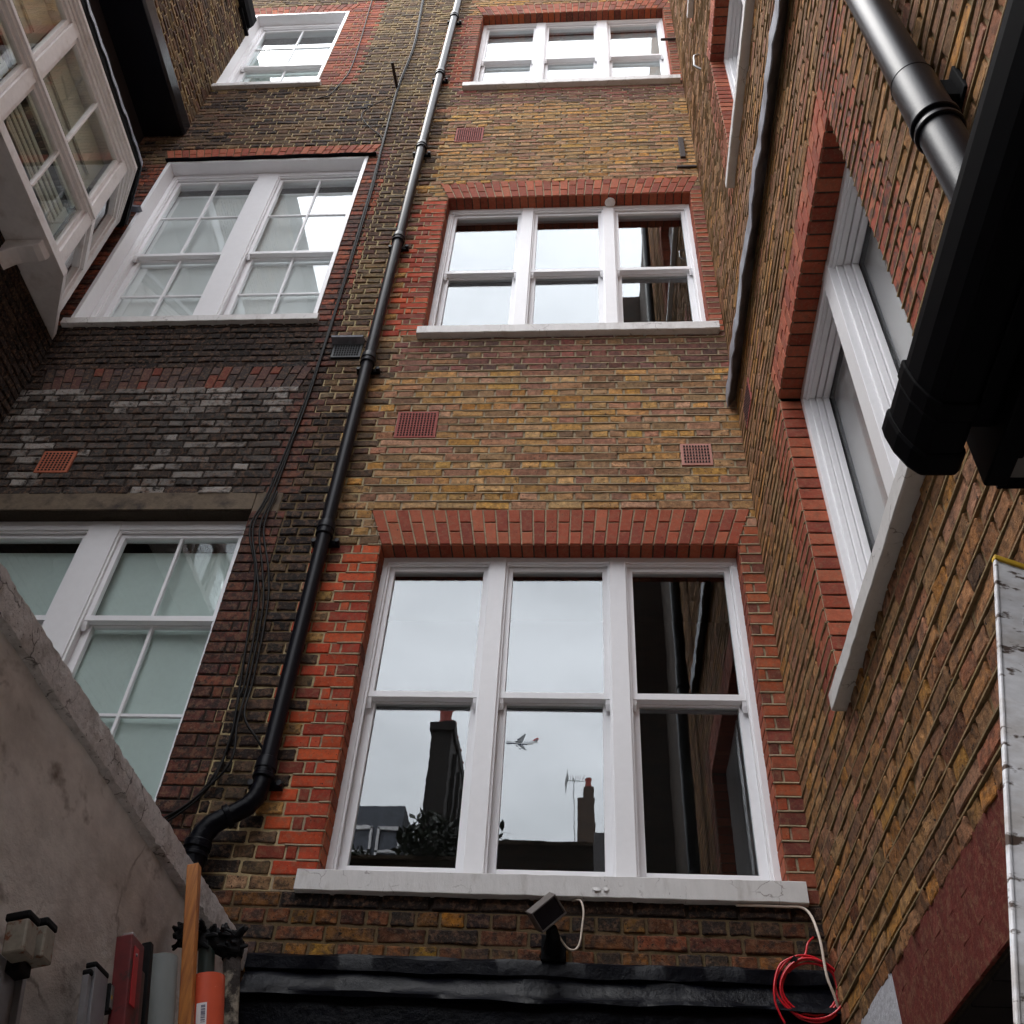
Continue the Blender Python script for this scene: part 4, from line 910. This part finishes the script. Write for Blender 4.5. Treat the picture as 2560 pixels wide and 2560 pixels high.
g.tube([p+Vector((rnd.uniform(-.002, .002), rnd.uniform(-.002, .002), 0)) for p in pts_], [.034+rnd.uniform(-.003, .003) for _ in pts_], 14); g.build('post', moss_m, mp_, smooth='all')
g = MB(); g.tube([a-DL*.03, a+DL*.01], .042, 14); g.build('cap', matt_black_m, mp_, bevel=.004)

# ================================================================== CABLES
def path(pts, sub=10):
    P_ = [Vector(p) for p in pts]; o = []
    for i in range(len(P_)-1):
        p0 = P_[max(i-1, 0)]; p1 = P_[i]; p2 = P_[i+1]; p3 = P_[min(i+2, len(P_)-1)]
        for k in range(sub):
            t = k/sub; o.append(.5*((2*p1)+(p2-p0)*t+(2*p0-5*p1+4*p2-p3)*t*t+(3*p1-p0-3*p2+p3)*t**3))
    o.append(P_[-1]); return o
trunk = [(-1.80, 10.4), (-1.794, 9.65), (-1.726, 8.06), (-1.755, 6.82), (-1.733, 5.5), (-1.704, 4.3), (-1.695, 2.37), (-1.70, 1.3), (-1.736, .38), (-1.766, .05), (-1.66, -.30), (-1.60, -.6), (-1.55, -1.1), (-1.556, -1.25), (-1.54, -1.5), (-1.60, -1.78), (-1.80, -2.0), (-2.1, -2.15), (-2.4, -2.3)]
clabs = ['black cable straightest of the bundle beside the drainpipe', 'black cable bowing left below the concrete lintel', 'black cable at the right of the bundle, looping near the lintel', 'thin black cable slack beside the bundle, ending by the pipe bend']
for i, lab in enumerate(clabs):
    pts = []
    for j, (x, z) in enumerate(trunk):
        sp = .010+(.018 if 8 <= j <= 12 else 0)+(.022 if i == 1 and j in (9, 10) else 0)
        pts.append((x+(i-1.5)*sp*(1 if j % 2 else .8)+rnd.uniform(-.004, .004)*(3 if j > 6 else 1), -.022-.006*(i % 2)-rnd.uniform(0, .006), z))
    if i == 3: pts = pts[8:13]+[(-1.50, -.06, -1.36), (-1.40, -.05, -1.50), (-1.36, -.03, -1.55)]
    if i == 2: pts = pts[:13]+[(-1.53, -.05, -1.40), (-1.50, -.06, -1.62), (-1.58, -.04, -1.76), (-1.74, -.04, -1.93), (-2.0, -.03, -2.05)]
    g = MB(); g.tube(path(pts), .0065, 8); tag(g.build('cable', cable_m, smooth='all'), lab, 'cable', 'black cables clipped down the rear wall')
g = MB(); g.tube(path([(-1.75, -.02, 6.6), (-1.86, -.03, 6.5), (-2.02, -.03, 6.28), (-2.06, -.03, 6.1), (-1.95, -.03, 5.85), (-1.80, -.02, 5.65), (-1.745, -.02, 5.5)]), .0055, 7); tag(g.build('cable', cable_m, smooth='all'), 'thin cable looping out left of the bundle below the iron spike', 'cable')
g = MB(); g.tube(path([(-2.52, -.02, 10.3), (-2.47, -.02, 9.2), (-2.42, -.02, 8.2), (-2.40, -.02, 7.4), (-2.45, -.02, 7.0), (-2.52, -.02, 6.7), (-2.60, -.025, 6.62), (-2.66, -.02, 6.6)]), .006, 7); tag(g.build('cable', cable_m, smooth='all'), 'single thin cable running down right of the small upper window', 'cable')
g = MB(); g.tube([(-1.776, .0, 6.83), (-1.80, -.28, 6.87)], .018, 8); tag(g.build('iron_spike', iron_m), 'black iron rod sticking out of the wall above the cable loop', 'bracket')
g = MB(); g.tube([(1.20, -.03, 7.90), (1.384, -.03, 7.905)], .016, 8); tag(g.build('iron_bar', iron_m), 'short iron bar across the corner beside the top window', 'bracket')
g = MB(); g.box(1.235, 1.285, -.035, -.002, 4.95, 5.36); tag(g.build('iron_strap', iron_m, bevel=.004), 'upright rusty iron strap near the right corner', 'bracket')
g = MB(); g.box(1.19, 1.375, -.03, -.002, 4.755, 4.785); tag(g.build('iron_bar', iron_m, bevel=.003), 'short iron bar across the corner over the middle arch', 'bracket')
g = MB(); g.tube(path([(1.382, -.845, 5.31), (1.33, -.84, 5.28), (1.325, -.825, 5.19), (1.325, -.815, 5.12), (1.382, -.805, 5.06)], 6), .011, 8); tag(g.build('pull_handle', steel_m, smooth='all'), 'small metal loop handle fixed high on the right wall', 'handle')
g = MB(); g.tube([(.549, .075, 4.304), (.549, .075, 4.285), (.549, .075, 4.272)], [.05, .046, .018], 16); tag(g.build('sensor', bay_m, smooth=True), 'small white dome fixed under the middle arch', 'sensor')
# white wires and floodlight
g = MB(); g.tube(path([(.26, -.02, -2.302), (.297, -.045, -2.31), (.312, -.055, -2.36), (.306, -.055, -2.43), (.296, -.055, -2.50), (.275, -.06, -2.535), (.24, -.07, -2.53), (.20, -.08, -2.48)]), .0045, 8); tag(g.build('flex', whitecable_m, smooth='all'), 'short white flex curling from the floodlight', 'cable')
fx = tag(empty('floodlight', (.17, -.05, -2.5)), 'old grey box floodlight with cooling fins under the lowest sill', 'floodlight')
fu = Vector((.75, 0, .66)).normalized(); fv = Vector((.5, .6, -.57)); fv = (fv-fu*fv.dot(fu)).normalized(); fn = fu.cross(fv)     # fn points to the back of the lamp
Fm = (Matrix((fu, fn, fv)).transposed()*.82).to_4x4(); Fm.translation = Vector((.150, -.17, -2.42))
def FB(mb, *a): mb.box(*a, F=lambda x, y, z: tuple(Fm @ Vector((x, y, z))))
lampm = mat('grimy_grey_casting', s2l((88,80,76)), rough=.6, noise_amt=.15, noise_scale=20)
g = MB(); FB(g, -.085, .085, -.04, .045, -.062, -.052); FB(g, -.085, .085, -.04, .045, .052, .062); FB(g, -.085, -.075, -.04, .045, -.052, .052); FB(g, .075, .085, -.04, .045, -.052, .052); FB(g, -.075, .075, .03, .045, -.052, .052); g.build('housing', lampm, fx, bevel=.004)
g = MB(); FB(g, -.074, .074, -.030, -.026, -.051, .051); g.build('glass', black_m, fx)
g = MB()
for i in range(11): FB(g, -.082+.0155*i, -.078+.0155*i, .0455, .062, -.055, .055)
g.build('fins', lampm, fx)
g = MB(); g.tube([(.17, -.0, -2.52), (.175, -.05, -2.52), (.18, -.11, -2.50), (.17, -.14, -2.47)], [.042, .040, .03, .024], 14); g.box(.125, .235, -.04, -.002, -2.575, -2.465); g.build('bracket', matt_black_m, fx, bevel=.004)
# red cable coil
cr = tag(empty('cable_coil', (1.26, -.07, -2.64)), 'coil of bright red cable hung below the right end of the sill', 'cable coil')
g = MB(); C0 = Vector((1.262, -.065, -2.665)); pts = []
for i in range(5*36+1):
    a_ = 2*math.pi*i/36+R(140); k = i/36; rx_ = .118+.010*math.sin(k*2.3)+.004*k; rz_ = .120+.008*math.cos(k*1.9)
    pull = max(0, math.cos(a_-R(135)))**4
    pts.append(C0+Vector((rx_*math.cos(a_)*(1-.12*pull)+.010*math.sin(k*1.7), -.010*math.sin(k*2.2)-.003*k, rz_*math.sin(a_)*(1-.05*pull)-.012*math.cos(k*1.4))))
g.tube(pts, .0048, 8); g.tube(path([(1.205, -.075, -2.545), (1.15, -.08, -2.58), (1.115, -.09, -2.66), (1.11, -.09, -2.74), (1.137, -.09, -2.815)]), .0048, 8)
g.tube(path([(1.24, -.06, -2.548), (1.27, -.05, -2.52), (1.29, -.04, -2.47), (1.322, -.02, -2.435)]), .0048, 8); g.build('cable', redcable_m, cr, smooth='all')
g = MB(); g.tube([(1.222, -.075, -2.563), (1.206, -.075, -2.548)], .016, 12); g.build('tie', plastic_m, cr)
g = MB(); g.tube(path([(1.0, -.03, -2.305), (1.2, -.035, -2.308), (1.305, -.045, -2.325), (1.332, -.09, -2.46), (1.335, -.10, -2.62), (1.355, -.09, -2.70), (1.373, -.06, -2.76)]), [.006]*61, 8); tag(g.build('wire', whitecable_m, smooth='all'), 'long white wire hanging in the right corner across the red coil', 'cable')

# ================================================================== WHAT THE WINDOWS MIRROR (behind the camera)
tw = tag(empty('terrace_building', (-2, -7.6, -5.8)), 'low brown building behind the yard with a planted parapet', 'building')
g = MB(); g.box(-.95, .43, -8.6, -7.0, -5.8, 1.52); g.box(-9, -.951, -8.6, -7.01, -5.8, 1.33); g.build('wall', farbrick_m, tw)
g = MB(); g.box(-.95, .43, -7.1, -6.98, 1.522, 1.57); g.box(-9, -.951, -7.1, -6.98, 1.332, 1.38); g.build('coping', concrete_m, tw)
g = MB(); g.box(.432, .655, -7.3, -6.9, -5.8, 1.66); g.build('white_pier', whitebrick_m, tw)
cs = tag(empty('chimney_house', (-2.8, -14.8, -5.8)), 'tall brick chimney wall with a row of pots', 'building')
g = MB(); g.box(-2.97, -2.55, -16.7, -12.9, -5.8, 6.9); g.box(-3.02, -2.50, -16.7, -12.85, 6.902, 7.1)
for i in range(5): g.box(-2.548, -2.46, -13.3-.75*i-.18, -13.3-.75*i, -5.8, 6.6)
g.build('chimney_stack', sootbrick_m, cs)
for i in range(7):
    g = MB(); g.tube([(-2.75, -13.1-.55*i, 7.1), (-2.75, -13.1-.55*i, 7.3), (-2.75, -13.1-.55*i, 7.48), (-2.75, -13.1-.55*i, 7.55)], [.16, .13, .13, .16], 14); g.build('chimney_pot', terra_m, cs)
dh = tag(empty('dormer_house', (-5, -15, -5.8)), 'slate roofed house with a lead clad dormer window', 'building')
g = MB(); g.box(-4.9, -3.55, -16, -14.0, 2.5, 5.75); g.build('dormer', slate_m, dh)
g = MB(); g.prism([(-13.9, 3.5), (-18, 9.0), (-18, 0), (-13.9, 0)], -9, -3.02, lambda p, a: (a, p[0]-.4, min(p[1], 5.45))); g.build('roof', slate_m, dh)
g = MB()
for x0 in (-4.65, -4.05):
    g.box(x0, x0+.05, -13.99, -13.94, 4.2, 5.25); g.box(x0+.45, x0+.5, -13.99, -13.94, 4.2, 5.25); g.box(x0, x0+.5, -13.99, -13.94, 5.2, 5.27); g.box(x0, x0+.5, -13.99, -13.94, 4.7, 4.75)
g.build('window', white_m, dh)
g = MB(); g.box(-9, -3.02, -18, -14.2, -5.8, 3.4); g.build('wall', farbrick_m, dh)
rh = tag(empty('distant_house', (1, -24, -5.8)), 'distant brick house whose chimney and aerial show in the glass', 'building')
g = MB(); g.box(-1.5, 3.5, -27, -23.4, -5.8, 9.3); g.build('wall', farbrick_m, rh)
g = MB(); g.box(.10, .63, -23.9, -23.2, 9.3, 10.85); g.box(.28, .60, -23.9, -23.2, 10.85, 11.2); g.build('chimney_stack', farbrick_m, rh)
g = MB(); g.tube([(.42, -23.5, 11.2), (.42, -23.5, 11.35), (.42, -23.5, 11.55), (.42, -23.5, 11.62)], [.13, .11, .11, .13], 14); g.build('chimney_pot', terra_m, rh)
an = tag(empty('aerial', (.0, -23.2, 9.5)), 'television aerial on a thin mast beside the distant chimney', 'aerial')
g = MB(); g.tube([(.02, -23.2, 9.3), (-.03, -23.2, 11.5)], .018, 6); g.build('mast', steel_m, an)
g = MB()
for i in range(7): g.tube([(-.25+.08*i, -23.2, 11.30+.01*i), (-.20+.08*i, -23.2, 11.55+.01*i)], .008, 4)
g.tube([(-.28, -23.2, 11.42), (.30, -23.2, 11.38)], .012, 4)
for i in range(5): g.tube([(-.30, -23.4+.1*i, 11.1), (-.22, -23.4+.1*i, 11.7)], .008, 4)
g.build('elements', steel_m, an)
# shrubs on the parapet
def shrub(x, y, z, w_, h, n, lab, ls=.13):
    e_ = tag(empty('shrub', (x, y, z)), lab, 'shrub'); s_ = MB(); tr = MB()
    for i in range(6):
        q = Vector((x+rnd.uniform(-w_, w_)*.6, y+rnd.uniform(-.2, .2), z+h*rnd.uniform(.6, 1))); tr.tube([(x+rnd.uniform(-.1, .1), y, z), ((x+q.x)/2+.05, y, z+h*.4), q], [.03, .02, .008], 6)
    for i in range(n):
        a_ = rnd.uniform(0, 6.28); rr = rnd.random()**.5; q = Vector((x+w_*rr*math.cos(a_), y+.35*rr*math.sin(a_), z+h*(rnd.random()**.8)*(1-.45*rr*rr)))
        dv = Vector((rnd.uniform(-1, 1), rnd.uniform(-1, 1), rnd.uniform(-.1, 1))).normalized(); sd = dv.cross(Vector((rnd.uniform(-1, 1), rnd.uniform(-1, 1), rnd.uniform(-1, 1)))).normalized(); l_ = ls*rnd.uniform(.6, 1.2)
        s_.face([q, q+dv*l_*.35+sd*l_*.22, q+dv*l_*.7+sd*l_*.18, q+dv*l_, q+dv*l_*.7-sd*l_*.18, q+dv*l_*.35-sd*l_*.22])
    tr.build('stems', bark_m, e_); s_.build('foliage', leaf_m, e_, normals=False)
shrub(-1.75, -7.25, 1.3, .44, .80, 700, 'dense evergreen shrub on the parapet in front of the chimney wall')
shrub(-2.9, -7.25, 1.3, .5, .30, 160, 'low evergreen shrub on the parapet before the dormer house')
shrub(-.86, -7.2, 1.5, .16, .34, 26, 'sprig of large glossy leaves above the parapet', .17)
# airliner
jt = tag(empty('airliner', (-156, -1989, 1194)), 'four-engined white airliner high in the sky, mirrored in the middle lower pane', 'airliner')
def jet():
    o = Vector((-181, -1989, 1192)); N = lambda x, y, z: o+Vector((x, y, z))
    g = MB(); xs = [0, 1.5, 4, 8, 14, 50, 60, 68, 73]; rs = [.2, 2.0, 3.3, 4.2, 4.5, 4.5, 3.5, 1.9, .3]; zc = [0, .2, .5, .8, 1, 1, 1.8, 2.8, 3.5]
    g.tube([N(x, 0, z) for x, z in zip(xs, zc)], rs, 20); g.build('fuselage', jetwhite_m, jt, smooth='all')
    g = MB(); g.tube([N(x, 0, z-1.2) for x, z in zip(xs[2:6], zc[2:6])], [r_*.80 for r_ in rs[2:6]], 16); g.build('belly', jetgrey_m, jt, smooth='all')
    for s_ in (-1, 1):
        g = MB(); tip = [(44, 34*s_, 4), (48, 34*s_, 4)]; root = [(22, 3*s_, -.5), (38, 3*s_, -.5)]
        q = [N(*root[0]), N(*root[1]), N(*tip[1]), N(*tip[0])]; g.hexa([p-Vector((0, 0, .5)) for p in q]+[p+Vector((0, 0, .4)) for p in q]); g.build('wing', jetwing_m, jt)
        g = MB(); q = [N(64, 1*s_, 3.5), N(70, 1*s_, 3.5), N(74, 11*s_, 5), N(71.5, 11*s_, 5)]; g.hexa([p-Vector((0, 0, .3)) for p in q]+[p+Vector((0, 0, .3)) for p in q]); g.build('tailplane', jetwing_m, jt)
        for yy, xx in ((12, 26), (21, 32)): g = MB(); g.tube([N(xx-4, yy*s_, -1.5), N(xx-3, yy*s_, -1.5), N(xx+2, yy*s_, -1.2)], [1.2, 1.45, .9], 14); g.build('engine', jetgrey_m, jt, smooth='all')
    g = MB(); q = [(60, 4.5), (71, 5.5), (76, 15), (72, 15)]
    g.prism(q, -.4, .4, lambda p, a: tuple(N(p[0], a, p[1]))); g.build('fin', jetred_m, jt)
jet()
